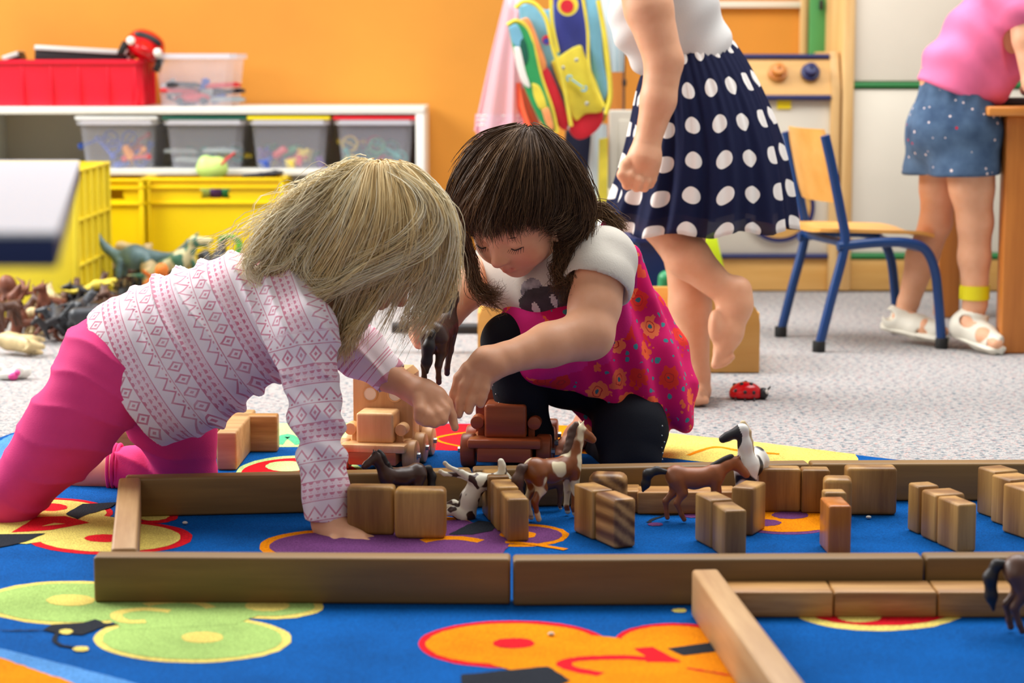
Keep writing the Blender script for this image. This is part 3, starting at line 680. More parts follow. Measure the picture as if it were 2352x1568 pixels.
b = B(oo); b.prism([(PX(1600), YC - .005, PZ(222)), (PX(1600), YC + .05, PZ(126)), (PX(1600), YC + .07, PZ(126)), (PX(1600), YC + .03, PZ(222))], (PX(1905) - PX(1600), 0, 0)); b.obj('control_panel', 'pine_x', k)
for v, y in ((130, YC + .045), (224, YC - .004), (588, YC)):
    b = B(oo); b.cyl((PX(1600), y, PZ(v)), (PX(1904), y, PZ(v)), .0085, seg=14); b.obj('trim_rail', 'navy_rail', k)
for u, m, lb in ((1788, 'table_wood', None), (1863, 'navy_rail', 'dark blue knob')):
    c = P(u, 168, YC); nrm = Vector((0, -.86, .5)); c.y = YC + .022
    b = B(oo); b.cyl(c, c + nrm * .012, .030, seg=28, bev=.003); b.cyl(c + nrm * .012, c + nrm * .034, .021, seg=24, bev=.004); b.box(c + nrm * .036, (.006, .008, .02), (.5, 0, 0), .001); b.obj('knob', m, k, lb)
b = B(oo); panel(b, 1783, 1815, 230, 250, YC + .006, .005, .0); b.obj('sticker', 'lid_yellow', k)
c = P(1790, 475, YC + .004); 
def ring(b, c, r0, r1, y0, y1, n=48):
    b.loft([[(c.x + r * cos(2 * pi * i / n), y, c.z + r * sin(2 * pi * i / n)) for i in range(n)] for r, y in ((r0, y1), (r0, y0), (r1, y0), (r1, y1))])
b = B(oo); ring(b, c, .100, .112, YC - .004, YC + .014); b.obj('oven_ring', 'navy_rail', k)
b = B(oo); ring(b, c, .070, .099, YC - .002, YC + .014); b.obj('oven_door_frame', 'pine_x', k)
b = B(oo); b.cyl((c.x, YC + .004, c.z), (c.x, YC + .014, c.z), .071, seg=40); b.obj('oven_window', 'table_wood', k)
b = B(oo); panel(b, 1600, 1906, 309, 311, YC + .010, .003, 0); panel(b, 1908, 1911, 311, 585, YC + .010, .003, 0); b.obj('door_gap', 'dark', k)
# boards above the kitchen
r = root('pin_board', (PX(1750), 7.36, PZ(120)), 'orange pin board in a pine frame above the play kitchen', 'board'); oo = Vector(r.location)
b = B(oo); b.box((PX(1740), 7.38, PZ(10) - .15), (PX(1880) - PX(1590), .02, .35)); b.obj('board_panel', 'orange_wall', r)
b = B(oo); x0 = PX(1875); b.box((PX(1884), 7.36, PZ(-60) - .12), (PX(1893) - x0, .035, .62), bev=.004); b.obj('frame_post', 'pine', r)
b = B(oo); b.box((PX(1740), 7.36, PZ(2)), (PX(1876) - PX(1590), .03, .022), bev=.003); b.obj('frame_rail', 'cream', r)
o = panel(B(), 1893, 1936, -200, 600, 7.30, .03).obj('green_board', 'green'); tag(o, 'tall green painted board between the pin board and the cream cupboard', 'board')
b = B(); b.box((PX(1918), 7.28, PZ(4)), (.012, .02, .034), bev=.004); tag(b.obj('coat_hook', 'dark'), 'small dark hook on the green board', 'hook')
cu = root('tall_cupboard', (PX(2200), 7.1, 0), 'tall cream cupboard with a pine frame and green rails', 'cupboard'); oo = Vector(cu.location)
b = B(oo); panel(b, 1931, 1957, -260, 667, YC - .01, .42, .005); b.obj('frame_post', 'pine', cu)
b = B(oo); panel(b, 1957, 2600, -260, 186, YC, .4, .002); b.obj('upper_door', 'cream', cu)
b = B(oo); panel(b, 1957, 2600, 206, 580, YC, .4, .002); b.obj('lower_door', 'cream', cu)
b = B(oo); panel(b, 1957, 2600, 596, 667, YC - .002, .4, .003); b.obj('plinth', 'pine_x', cu)
for v in (196, 588): b = B(oo); b.cyl((PX(1957), YC + .003, PZ(v)), (PX(2600), YC + .003, PZ(v)), .0105, seg=14); b.obj('rail', 'green_rail', cu)
b = B(oo); panel(b, 1950, 2600, 184, 208, YC + .02, .1, 0); panel(b, 1950, 2600, 578, 598, YC + .02, .1, 0); b.obj('rail_recess', 'cream', cu)
# posts behind backpack
o = B(); o.box((PX(1426), 7.3, .6), (.05, .05, 1.2), bev=.004); tag(o.obj('coat_stand_post', 'table_wood'), 'brown wooden post behind the hanging backpack', 'post')
b = B(); b.tube([P(1433, -30, 7.15), P(1434, 120, 7.15), P(1433, 240, 7.15), P(1430, 330, 7.15)], .004, 6); b.box(P(1434, 190, 7.14), (.014, .008, .022), bev=.002); b.box(P(1433, 155, 7.14), (.010, .008, .016), bev=.002); tag(b.obj('hanging_lanyard', 'dark'), 'thin black lanyard with clips hanging beside the backpack', 'lanyard')
# white plastic crate chair behind the skirt
r = root('plastic_chair', (P(1440, 400, 6.6).x, 6.6, 0), 'cream plastic chair back behind the polka dot skirt', 'chair'); oo = Vector(r.location)
x0 = P(1398, 300, 6.6).x; z1 = P(1400, 252, 6.6).z
b = B(oo); b.box((x0 + .15, 6.6, z1 - .12), (.30, .02, .24), bev=.008, seg=3); b.box((x0 + .15, 6.588, z1 - .12), (.24, .01, .18), bev=.004); b.obj('backrest', 'cream', r)
b = B(oo); b.box((x0 + .15, 6.73, z1 - .28), (.30, .28, .03), bev=.008); b.obj('seat', 'cream', r)
for dx in (.02, .28):
    for dy in (0, .26): b = B(oo); b.cyl((x0 + dx, 6.6 + dy, 0), (x0 + dx, 6.6 + dy, z1 - .25), .012, .014); b.obj('leg', 'cream', r)

# ================================================================ wood table at right
YT = 5.42
tx0 = P(2298, 800, YT).x; tzt = G(2270, 243, 0).z; ztop = P(2290, 246, YT - .02).z
r = root('wooden_table', (tx0 + .35, 5.9, 0), 'honey-brown wooden table at the right edge, the child in shorts leaning on it', 'table'); oo = Vector(r.location)
xl = P(2268, 250, YT - .02).x
b = B(oo); b.box((xl + .45, YT + .42, ztop - .010), (.9, .90, .024), bev=.006, seg=3); b.obj('table_top', 'table_wood_x', r)
for x, y in ((tx0 + .032, YT + .032), (tx0 + .032 - .01, YT + .80), (tx0 + .75, YT + .032), (tx0 + .75, YT + .80)):
    b = B(oo); b.box((x, y, (ztop - .02) / 2), (.064, .064, ztop - .022), bev=.006, seg=3); b.obj('leg', 'table_wood', r)
b = B(oo); b.box((tx0 + .40, YT + .03, ztop - .085), (.70, .02, .125), bev=.002); b.box((tx0 + .035, YT + .42, ztop - .085), (.02, .72, .125), bev=.002); b.obj('apron', 'table_wood_x', r)
b = B(); c = P(2320, 228, YT + .12); b.box((c.x + .03, c.y, ztop + .012), (.14, .10, .018), bev=.004); tag(b.obj('black_tray', 'dark'), 'dark flat tray lying on the wooden table', 'tray')
b = B(); b.box((c.x + .12, c.y - .02, ztop + .007), (.12, .10, .010), bev=.003); tag(b.obj('teal_book', 'tteal'), 'teal booklet lying on the wooden table at the right edge', 'book')
b = B(); b.ell((c.x + .10, c.y + .02, ztop + .05), (.05, .04, .03)); b.ell((c.x + .06, c.y + .03, ztop + .04), (.03, .03, .02)); tag(b.obj('crumpled_paper', 'white'), 'white crumpled paper on the wooden table at the right edge', 'paper')

# ================================================================ blue framed chairs
def school_chair(loc, rz, label, m='chair_blue'):
    r = root('school_chair', loc, label, 'chair', rz, 'blue tube chairs'); r0 = .0125; W2 = .155; SZ = .303
    # local: x forward (seat front), y across
    for s in (-1, 1):
        y = s * W2
        b = B(); b.tube(crom([(-.055, y, SZ - .036), (.05, y, SZ - .028), (.13, y, SZ - .03), (.178, y, SZ - .048), (.205, y, SZ - .10), (.218, y, .12), (.228, y, .02)], 6), r0, 12); b.obj('front_leg', m, r)
        b = B(); b.tube(crom([(-.098, y, .02), (-.068, y, .14), (-.042, y, .24), (-.036, y, .29), (-.048, y, .35), (-.075, y, .47), (-.094, y, .545)], 6), r0, 12); b.obj('back_leg', m, r)
        for x in (.229, -.100): b = B(); b.cyl((x, y, 0), (x, y, .028), .0165, seg=14, bev=.002); b.obj('foot_cap', 'rubber', r)
    b = B(); b.tube([(-.035, -W2, SZ - .03), (-.035, W2, SZ - .03)], r0 * .8, 10); b.tube([(.17, -W2, SZ - .045), (.17, W2, SZ - .045)], r0 * .8, 10); b.obj('cross_bar', m, r)
    n = 14; top = []; rows = []
    for i in range(n + 1):
        x = -.09 + .30 * i / n; zc = SZ - .012 + .004 * cos(i / n * pi) - .010 * max(0, (i / n - .8) / .2) ** 2; w = .148 - .012 * (i / n) ** 6 - .03 * (1 - i / n) ** 8
        rows.append([(x, w * t, zc + .006 * t * t) for t in np.linspace(-1, 1, 9)])
    b = B(); b.loft([rw + [(x, y, z + .009) for x, y, z in rw[::-1]] for rw in rows], caps=True); b.obj('seat', 'ply', r)
    rows = []
    for i in range(11):
        z = .375 + .185 * i / 10; x = -.064 - (z - .36) * .22; w = .145 * (1 - .10 * abs(i / 5 - 1) ** 4)
        rows.append([(x - .018 * (1 - t * t) + .012, w * t, z) for t in np.linspace(-1, 1, 11)])
    b = B(); b.loft([rw + [(x + .009, y, z) for x, y, z in rw[::-1]] for rw in rows], caps=True); b.obj('backrest', 'ply', r)
    return r
p = G(1823, 806); school_chair((p.x + .098 + .032, p.y + .155, 0), R(11), 'small blue tube-framed chair with a plywood seat, facing the table')
o = school_chair((P(2400, 600, 6.1).x + .14, 6.15, 0), R(168), 'blue-framed chair mostly hidden behind the wooden table at the right edge')

# ================================================================ low wooden box behind the girls
r = root('wooden_box_bench', (P(1420, 700, 5.2).x, 5.25, 0), 'low honey-coloured wooden box with rounded end panels behind the brunette child', 'box'); oo = Vector(r.location)
def endp(u, Y, L=.36):
    x = P(u, 800, Y).x; y0 = Y; z1 = P(u, 690, Y).z + .02
    pts = [(x, y0, .002), (x, y0 + L, .002), (x, y0 + L, z1)] + [(x, y0 + .07 - .07 * sin(a * pi / 12), z1 - .07 + .07 * cos(a * pi / 12)) for a in range(7)]
    return pts
YB = 5.08
xa, xb = P(1097, 800, YB).x, P(1745, 800, YB).x; z1 = P(1400, 675, YB).z
b = B(oo); n = 8
for xx, sgn in ((xa, 1), (xb, -1)):
    bb = B(oo); pts = [(xx, YB, .002), (xx + sgn * .13, YB, .002), (xx + sgn * .13, YB, z1)] + [(xx + sgn * (.07 - .07 * sin(a * pi / 12)), YB, z1 - .07 + .07 * cos(a * pi / 12)) for a in range(7)]
    bb.prism(pts, (0, .018, 0), bev=.002); bb.obj('end_panel', 'ply', r)
    bb = B(oo); bb.box((xx + sgn * .009, YB + .17, z1 / 2 - .02), (.018, .32, z1 - .05), bev=.003); bb.obj('side_panel', 'ply', r)
b = B(oo); zz = P(1500, 657, YB + .33).z; b.box(((xa + xb) / 2, YB + .33, zz / 2), (xb - xa, .016, zz - .002), bev=.003); b.obj('back_panel', 'ply', r)
b = B(oo); b.box(((xa + xb) / 2, YB + .17, .02), (xb - xa - .04, .3, .015)); b.obj('base_board', 'ply', r)
b = B(); b.tube([P(900, 752, 5.45), P(1000, 754, 5.45), P(1100, 755, 5.45)], .014, 12); o = b.obj('dark_tube', 'dark'); tag(o, 'dark grey roll lying on the carpet left of the low wooden box', 'roll')
# dark tub with things beyond the box and a neon bag
b = B(); tub(b, P(1450, 600, 5.75).x, P(1580, 600, 5.75).x, 5.75, 6.0, .001, P(1500, 545, 5.75).z, .02, .01, 0, 0); tag(b.obj('dark_tub', 'navy'), 'dark navy tub behind the low wooden box', 'tub')
c = G(1520, 0 + 140 + 3650 / 5.62); sd = SDF(); sd.ell(c + Vector((0, 0, .07)), (.05, .04, .068), k=.02); sd.cone(c + Vector((0, 0, .13)), c + Vector((.01, 0, .17)), .014, .022, .02); tag(sobj('cloth_bag', sd, 'tgreen', None, .004), 'dull green bag in front of the dark navy tub', 'bag')
M['neon'] = mat('neon_yellow', (214, 240, 20), .6)
b = B(); b.prism([P(1595, 672, 5.9), P(1665, 624, 5.9), P(1645, 535, 5.9), P(1600, 560, 5.9)], (0, .05, 0), bev=.004); tag(b.obj('neon_vest', 'neon'), 'neon yellow folded cloth behind the standing child\'s leg', 'cloth')

# ladybird
r = root('ladybird_toy', G(1712, 916), 'red plastic ladybird toy with black spots on the carpet', 'toy', R(-8))
sd = SDF(); sd.ell((0, 0, .012), (.036, .026, .026), k=.004); sd.half((0, 0, .004), (0, 0, -1)); sobj('shell', sd, 'red_shiny', r, .0015, off=(0, 0, 0))
b = B()
for x, y, z in ((-.02, -.018, .020), (0, -.0235, .018), (.018, -.020, .017), (-.008, -.012, .034), (.012, -.010, .034), (-.024, .004, .030), (.0, .014, .034)): b.ell((x, y, z), (.0045, .0035, .0045))
b.obj('spots', 'dark', r); b = B(); b.ell((.038, 0, .013), (.012, .014, .013)); b.ell((0, 0, .003), (.034, .024, .004))
for s in (-1, 1):
    b.tube([(.044, s * .005, .018), (.054, s * .01, .028)], .0012, 6)
    for x in (-.02, 0, .02): b.tube([(x, s * .02, .006), (x, s * .034, .001)], .002, 6)
b.obj('head_and_legs', 'dark', r); b = B(); b.ell((.046, -.008, .018), (.004, .004, .005)); b.ell((.046, .008, .018), (.004, .004, .005)); b.obj('eyes', 'white', r)
# ================================================================ people
def skin_mat():
    t = NT('skin'); p = t.p; p.inputs['Roughness'].default_value = .48; p.inputs['Specular IOR Level'].default_value = .35
    p.inputs['Subsurface Weight'].default_value = .18; p.inputs['Subsurface Radius'].default_value = (1, .35, .2); p.inputs['Subsurface Scale'].default_value = .01
    a = t.n('ShaderNodeAttribute'); a.attribute_name = 'flush'; n = t.noise(t.coord(), 30, 3)
    base = t.ramp(n, [(.3, (226, 166, 128)), (.7, (234, 178, 142))]); red = t.mix(a.outputs['Fac'], base, lin((206, 108, 96)))
    t.l(red, p.inputs['Base Color']); t.bump(t.noise(t.coord(), 400, 2), .05, .001); return t.m
M['skin'] = skin_mat()
def hair_mat(name, stops):
    t = NT(name); a = t.n('ShaderNodeAttribute'); a.attribute_name = 'rnd'; t.l(t.ramp(a.outputs['Fac'], stops), t.p.inputs['Base Color'])
    t.p.inputs['Roughness'].default_value = .5; t.p.inputs['Specular IOR Level'].default_value = .30; t.p.inputs['Anisotropic'].default_value = .5
    tr = t.n('ShaderNodeBsdfTranslucent'); t.l(t.p.inputs['Base Color'].links[0].from_socket, tr.inputs[0]); mx = t.n('ShaderNodeMixShader'); mx.inputs[0].default_value = .10
    t.l(t.p.outputs[0], mx.inputs[1]); t.l(tr.outputs[0], mx.inputs[2]); t.l(mx.outputs[0], t.out.inputs[0]); return t.m
M['hair_blonde'] = hair_mat('hair_blonde', [(0, (196, 156, 92)), (.25, (238, 206, 142)), (.65, (250, 228, 174)), (1, (255, 248, 222))])
M['hair_brown'] = hair_mat('hair_brown', [(0, (38, 25, 16)), (.4, (78, 54, 36)), (.8, (122, 92, 62)), (1, (168, 132, 92))])
M['hair_base_blonde'] = mat('hair_base_blonde', (216, 184, 126), .7); M['hair_base_brown'] = mat('hair_base_brown', (48, 33, 22), .7)
M['leggings_pink'] = mat('leggings_pink', (228, 66, 130), .8, .05, 8, .25, 500, spec=.15)
M['leggings_black'] = mat('leggings_black', (22, 24, 32), .85, .05, 8, .2, 500, spec=.15)
M['lash'] = mat('lash', (40, 24, 18), .6); M['white_cloth'] = mat('white_cloth', (228, 226, 222), .8, .02, 10, .2, 300, spec=.15)
M['pink_tee'] = mat('pink_tee', (240, 120, 164), .85, .05, 10, .2, 300, spec=.15); M['yellow_band'] = mat('yellow_band', (228, 216, 10), .5)
M['cream_tee'] = mat('cream_tee', (214, 208, 196), .85, .03, 12, .2, 300, spec=.15)

def tri_noise(V, s, seed=0):
    r = np.random.RandomState(seed); out = 0
    for i in range(5):
        w = r.randn(3) * s; out = out + np.sin(V @ w + r.rand() * 6.28)
    return out / 5

# Nordic band pattern (s across bands, t along a band)
def nordic():
    t = NT('nordic_knit_print'); p = t.p; p.inputs['Roughness'].default_value = .9; p.inputs['Specular IOR Level'].default_value = .12
    a = t.n('ShaderNodeAttribute'); a.attribute_name = 'pc'; sx, ty, _ = t.sep(a.outputs['Vector'])
    def cell(x, size): f = t.math('FRACT', t.math('DIVIDE', x, size)); return t.math('ABSOLUTE', t.math('SUBTRACT', f, .5)), f
    row = t.math('FLOOR', t.math('DIVIDE', sx, .030)); k = t.math('MODULO', t.math('ADD', row, 300), 3)
    u1, fs = cell(sx, .030); u2, _f = cell(ty, .022); u3, _g = cell(ty, .011)
    d = t.math('ADD', u1, u2)                                     # diamonds
    dia = t.math('LESS_THAN', t.math('ABSOLUTE', t.math('SUBTRACT', d, .36)), .075); dot = t.math('LESS_THAN', d, .12)
    A = t.math('MAXIMUM', dia, dot)
    tr1 = t.math('LESS_THAN', t.math('ADD', t.math('MULTIPLY', u3, 1.5), t.math('MULTIPLY', t.math('FRACT', t.math('DIVIDE', sx, .010)), .8)), .62)   # small triangles
    u6, _h = cell(sx, .010); Bp = t.math('MULTIPLY', tr1, t.math('GREATER_THAN', u6, .1))
    z = t.math('ABSOLUTE', t.math('SUBTRACT', t.math('SUBTRACT', fs, .3), u2)); Z = t.math('LESS_THAN', z, .07)
    Cp = t.math('MAXIMUM', Z, t.math('MULTIPLY', t.math('LESS_THAN', u3, .16), t.math('LESS_THAN', t.math('ABSOLUTE', t.math('SUBTRACT', fs, .86)), .05)))
    k0 = t.math('LESS_THAN', k, .5); k2 = t.math('GREATER_THAN', k, 1.5); k1 = t.math('SUBTRACT', 1.0, t.math('MAXIMUM', k0, k2))
    pat = t.math('MAXIMUM', t.math('MAXIMUM', t.math('MULTIPLY', A, k0), t.math('MULTIPLY', Bp, k1)), t.math('MULTIPLY', Cp, k2))
    line = t.math('GREATER_THAN', u1, .475); band = t.math('MULTIPLY_ADD', k1, .45, .10)
    nz = t.noise(t.coord('Object'), 40, 3)
    base = t.mix(band, lin((248, 240, 244)), lin((242, 204, 218)))
    c = t.mix(t.math('MULTIPLY', t.math('MAXIMUM', pat, line), t.math('MULTIPLY_ADD', nz, .8, .25)), base, lin((206, 78, 122)))
    t.l(c, p.inputs['Base Color']); t.bump(t.noise(t.coord('Object'), 600, 2), .15, .001); return t.m
M['nordic'] = nordic()
def floral():
    t = NT('floral_cotton'); p = t.p; p.inputs['Roughness'].default_value = .85; p.inputs['Specular IOR Level'].default_value = .15
    v = t.coord('Object'); nz = t.n('ShaderNodeTexNoise'); t.l(v, nz.inputs['Vector']); nz.inputs['Scale'].default_value = 60
    mv = t.n('ShaderNodeVectorMath', operation='MULTIPLY_ADD'); t.l(nz.outputs['Color'], mv.inputs[0]); mv.inputs[1].default_value = (.010,) * 3; t.l(v, mv.inputs[2])
    def vor(scale, feat='F1', off=0):
        x = t.n('ShaderNodeTexVoronoi', feature=feat); m = t.n('ShaderNodeMapping'); m.inputs['Location'].default_value = (off, off, off); t.l(mv.outputs[0], m.inputs[0]); t.l(m.outputs[0], x.inputs['Vector']); x.inputs['Scale'].default_value = scale; x.inputs['Randomness'].default_value = .85; return x
    a = vor(20); b = vor(52, off=3.3); pet = vor(85, off=1.1)
    big = t.math('LESS_THAN', t.math('ADD', a.outputs['Distance'], t.math('MULTIPLY', pet.outputs['Distance'], .28)), .55)
    core = t.math('LESS_THAN', a.outputs['Distance'], .10); leafz = t.math('MULTIPLY', t.math('LESS_THAN', b.outputs['Distance'], .27), t.math('GREATER_THAN', a.outputs['Distance'], .55))
    fc = t.ramp(a.outputs['Color'], [(0, (238, 70, 40)), (.45, (226, 48, 48)), (.5, (250, 130, 84)), (1, (240, 84, 44))])
    c = t.mix(big, lin((214, 26, 104)), fc); c = t.mix(t.math('MULTIPLY', big, t.math('LESS_THAN', t.math('ABSOLUTE', t.math('SUBTRACT', a.outputs['Distance'], .20)), .015)), c, lin((200, 50, 50)))
    c = t.mix(leafz, c, lin((70, 140, 148))); c = t.mix(core, c, lin((60, 110, 120)))
    t.l(c, p.inputs['Base Color']); t.bump(t.noise(v, 500, 2), .12, .001); return t.m
M['floral'] = floral()
M['magenta_cloth'] = mat('magenta_cloth', (214, 42, 128), .85, .04, 12, .2, 300, spec=.15)
def denim():
    t = NT('denim'); p = t.p; p.inputs['Roughness'].default_value = .85; p.inputs['Specular IOR Level'].default_value = .15
    v = t.coord('Object'); base = t.ramp(t.noise(v, 14, 5), [(.3, (46, 66, 96)), (.7, (92, 118, 148))])
    x = t.n('ShaderNodeTexVoronoi'); t.l(v, x.inputs['Vector']); x.inputs['Scale'].default_value = 42; m = t.math('LESS_THAN', x.outputs['Distance'], .15)
    c = t.mix(m, base, t.ramp(x.outputs['Color'], [(0, (240, 220, 216)), (.72, (244, 226, 220)), (.76, (200, 30, 50))], 'CONSTANT'))
    t.l(c, p.inputs['Base Color']); t.bump(t.noise(v, 500, 2), .3, .001); return t.m
M['denim'] = denim()

# head: local x = her right, y = towards the face, z = up
def head_rot(yaw, pitch, roll=0):
    f = Vector((sin(yaw) * cos(pitch), -cos(yaw) * cos(pitch), -sin(pitch))); r = Vector((-cos(yaw), -sin(yaw), 0)); t = r.cross(f)
    m = Matrix((r, f, t)).transposed(); return (m @ Matrix.Rotation(roll, 3, 'Y')) if roll else m
def head(sd, o, Rm, s):
    o = Vector(o)
    def T(x, y, z): return o + Rm @ (Vector((x, y, z)) * s)
    def e(c, r, k=.01, op='u'): sd.ell(T(*c), tuple(q * s for q in r), Rm, k * s, op)
    def c(a, b, ra, rb, k=.006, op='u'): sd.cone(T(*a), T(*b), ra * s, rb * s, k * s, op)
    e((0, -.012, .040), (.073, .086, .078), .01)
    e((0, .028, .006), (.062, .050, .052), .03); e((0, .030, -.034), (.047, .044, .040), .03)
    for q in (-1, 1): e((q * .034, .046, -.026), (.022, .022, .021), .022)
    e((0, .052, -.062), (.018, .016, .014), .018)
    e((0, .064, .022), (.040, .012, .016), .02)
    for q in (-1, 1): e((q * .030, .086, .002), (.016, .014, .010), .014, 'sub')
    for q in (-1, 1): e((q * .030, .062, -.001), (.0145, .0125, .0125), .003)
    c((0, .072, .004), (0, .088, -.020), .0060, .0088, .012); e((0, .089, -.0215), (.0085, .008, .0075), .006)
    for q in (-1, 1): e((q * .009, .082, -.024), (.006, .006, .005), .005)
    c((-.014, .0705, -.0445), (0, .0775, -.0405), .0028, .0046, .004); c((.014, .0705, -.0445), (0, .0775, -.0405), .0028, .0046, .004)
    c((-.010, .0715, -.0485), (.010, .0715, -.0485), .0036, .0036, .004); e((0, .0765, -.0490), (.009, .004, .0045), .004)
    c((-.017, .0745, -.0448), (.017, .0745, -.0448), .0010, .0010, .002, 'sub')
    for q in (-1, 1): e((q * .071, -.008, -.004), (.008, .018, .024), .006); e((q * .079, -.004, -.002), (.004, .010, .014), .003, 'sub')
    return T
def flush_fn(T, s):
    def f(V):
        o = np.zeros(len(V))
        for c, r, a in (((.036, .062, -.024), .022, .45), ((-.036, .062, -.024), .022, .45), ((0, .094, -.022), .012, .35), ((0, .077, -.0440), .0085, .9), ((.008, .075, -.0455), .0075, .8), ((-.008, .075, -.0455), .0075, .8), ((0, .076, -.049), .008, .8)):
            d = np.linalg.norm(V - np.array(T(*c)), axis=1) / (r * s); o = np.maximum(o, a * np.clip(1.2 - d, 0, 1))
        return {'flush': o}
    return f
def lashes(T, s, parent, m='lash'):
    for q in (-1, 1):
        b = B(parent.location); n = 9
        pts = [T(q * .030 + (i - 4) * .0032, .0755 - abs(i - 4) ** 2 * .00045, -.0045 - (4 - abs(i - 4)) * .0006) for i in range(n)]
        b.tube(pts, [.0004 * s] + [.0009 * s] * (n - 2) + [.0004 * s], 6)
        for i in range(n): b.tube([pts[i], T(q * .030 + (i - 4) * .0040, .0835 - abs(i - 4) ** 2 * .0004, -.0085)], [.0005 * s, .0002 * s], 4)
        b.obj('eyelashes', m, parent)
        b = B(parent.location); b.tube([T(q * .030 + (i - 4) * .0040, .0765 - abs(i - 4) ** 2 * .0006, .0165 + .0022 * cos((i - 4) * .35)) for i in range(n)], [.0004 * s] + [.0016 * s] * (n - 2) + [.0004 * s], 6); b.obj('eyebrow', m, parent)
def fingers(sd, specs, k=.004):
    for pts, r0, r1 in specs:
        pp = [P(*q) for q in pts]; n = len(pp); sd.chain(pp, [r0 + (r1 - r0) * i / (n - 1) for i in range(n)], k)

# hair: strands that follow guide curves given as points in space
def strands(guides, N, w, spread, seed, segs=14, wav=.003, tipw=.25, wf=30, rb=(0, 1)):
    r = np.random.RandomState(seed); Gd = [np.array(crom([tuple(p) for p in g], 5)) for g in guides]
    L = max(len(g) for g in Gd); GG = []
    for g in Gd:
        x = np.linspace(0, len(g) - 1, segs); GG.append(np.stack([np.interp(x, range(len(g)), g[:, c]) for c in range(3)], 1))
    GG = np.array(GG); m = len(GG); V = []; Q = []; Rn = []; base = 0
    K = max(4, N // 22); ca = r.rand(K) * (m - 1); co = r.randn(K, 3) * spread * 1.0; cc = r.rand(K); cl = .66 + .36 * r.rand(K); cp = r.rand(K) * 6.28; cd = r.randn(K, 3)
    for i in range(N):
        q = r.randint(K); a = np.clip(ca[q] + r.randn() * .10, 0, m - 1); j = min(int(a), max(0, m - 2)); f = a - j
        p = GG[j] * (1 - f) + GG[min(j + 1, m - 1)] * f
        st = r.rand() * .05; en = cl[q] + .07 * r.randn(); x = np.linspace(st, min(en, 1), segs) * (segs - 1)
        p = np.stack([np.interp(x, range(segs), p[:, c]) for c in range(3)], 1)
        u = np.linspace(0, 1, segs)[:, None]; off = r.randn(3) * spread; p = p + co[q] * (.15 + .85 * u) + off * (.45 + .25 * u) + cd[q] * np.sin(u * 4.5 + cp[q]) * wav * 1.4 * u
        ph = r.rand() * 6.28; dv = r.randn(3); dv /= np.linalg.norm(dv)
        p = p + dv * np.sin(u * wf * .3 * (.7 + .6 * r.rand()) + ph) * wav * u * 1.5 + r.randn(3) * .004 * u ** 3
        d = np.gradient(p, axis=0); d /= np.linalg.norm(d, axis=1)[:, None] + 1e-9
        up = r.randn(3); A = np.cross(d, up); A /= np.linalg.norm(A, axis=1)[:, None] + 1e-9; Bn = np.cross(d, A)
        ww = w * (.7 + .6 * r.rand()) * (1 - (1 - tipw) * np.linspace(0, 1, segs) ** 3)[:, None]
        for k in range(3): an = 2 * pi * k / 3; V.append(p + (A * cos(an) + Bn * sin(an)) * ww)
        idx = base + np.arange(3 * segs).reshape(3, segs)
        for k in range(3): a0 = idx[k]; b0 = idx[(k + 1) % 3]; Q.append(np.stack([a0[:-1], b0[:-1], b0[1:], a0[1:]], 1))
        Rn.append(np.full(3 * segs, np.clip(rb[0] + (rb[1] - rb[0]) * (.5 * r.beta(2, 2) + .5 * cc[q]), 0, 1))); base += 3 * segs
    return np.concatenate(V), np.concatenate(Q), np.concatenate(Rn)
def hair_obj(name, parts, m, parent):
    V = []; Q = []; Rn = []; b = 0
    for v, q, r in parts: V.append(v); Q.append(q + b); Rn.append(r); b += len(v)
    V = np.concatenate(V) - np.array(parent.location)
    return mk(name, npmesh(name, V, np.concatenate(Q), {'rnd': np.concatenate(Rn)}), m, parent)
def mass(sd, guides, r0, r1, c=None, inw=.14, upto=1.0):
    for g in guides:
        g = list(g)[1:] if c is not None else g
        pp = [Vector(p) + ((Vector(c) - Vector(p)) * inw if c is not None else Vector()) for p in crom([tuple(p) for p in g], 3)]; n = max(2, int(len(pp) * upto)); pp = pp[:n]
        sd.chain(pp, [r0 + (r1 - r0) * i / (n - 1) for i in range(n)], .015)
def dep(u, v, Yc, c, ru, rY, mn):
    q = ((u - c[0]) / ru[0]) ** 2 + ((v - c[1]) / ru[1]) ** 2; return Yc - max(rY * math.sqrt(max(0, 1 - q)), mn)

# ---------------------------------------------------------------- blonde child on hands and knees
bl = root('person', G(300, 1150), 'blonde person in a patterned pink top and pink leggings, on hands and knees, pointing', 'person')
Rb = head_rot(R(78), R(46)); hb = P(848, 566, 3.47); sb = 1.10
sd = SDF(); Tb = head(sd, hb, Rb, sb)
sd.chain([P(795, 625, 3.50), P(720, 665, 3.50), P(640, 700, 3.50)], [.040, .046, .07], .02)
sd.chain([P(640, 715, 3.5), P(450, 790, 3.5), P(300, 850, 3.5)], [.075, .08, .08], .02)
sd.chain([P(690, 745, 3.40), P(712, 860, 3.37), P(732, 960, 3.35), P(742, 1060, 3.33), P(753, 1170, 3.31), P(757, 1202, 3.305)], [.040, .034, .030, .028, .025, .026], .012)
sd.chain([P(757, 1200, 3.305), P(778, 1228, 3.29), P(815, 1243, 3.27)], [.026, .024, .018], .012)
sd.chain([P(785, 1236, 3.285), P(830, 1243, 3.262)], [.022, .014], .01)
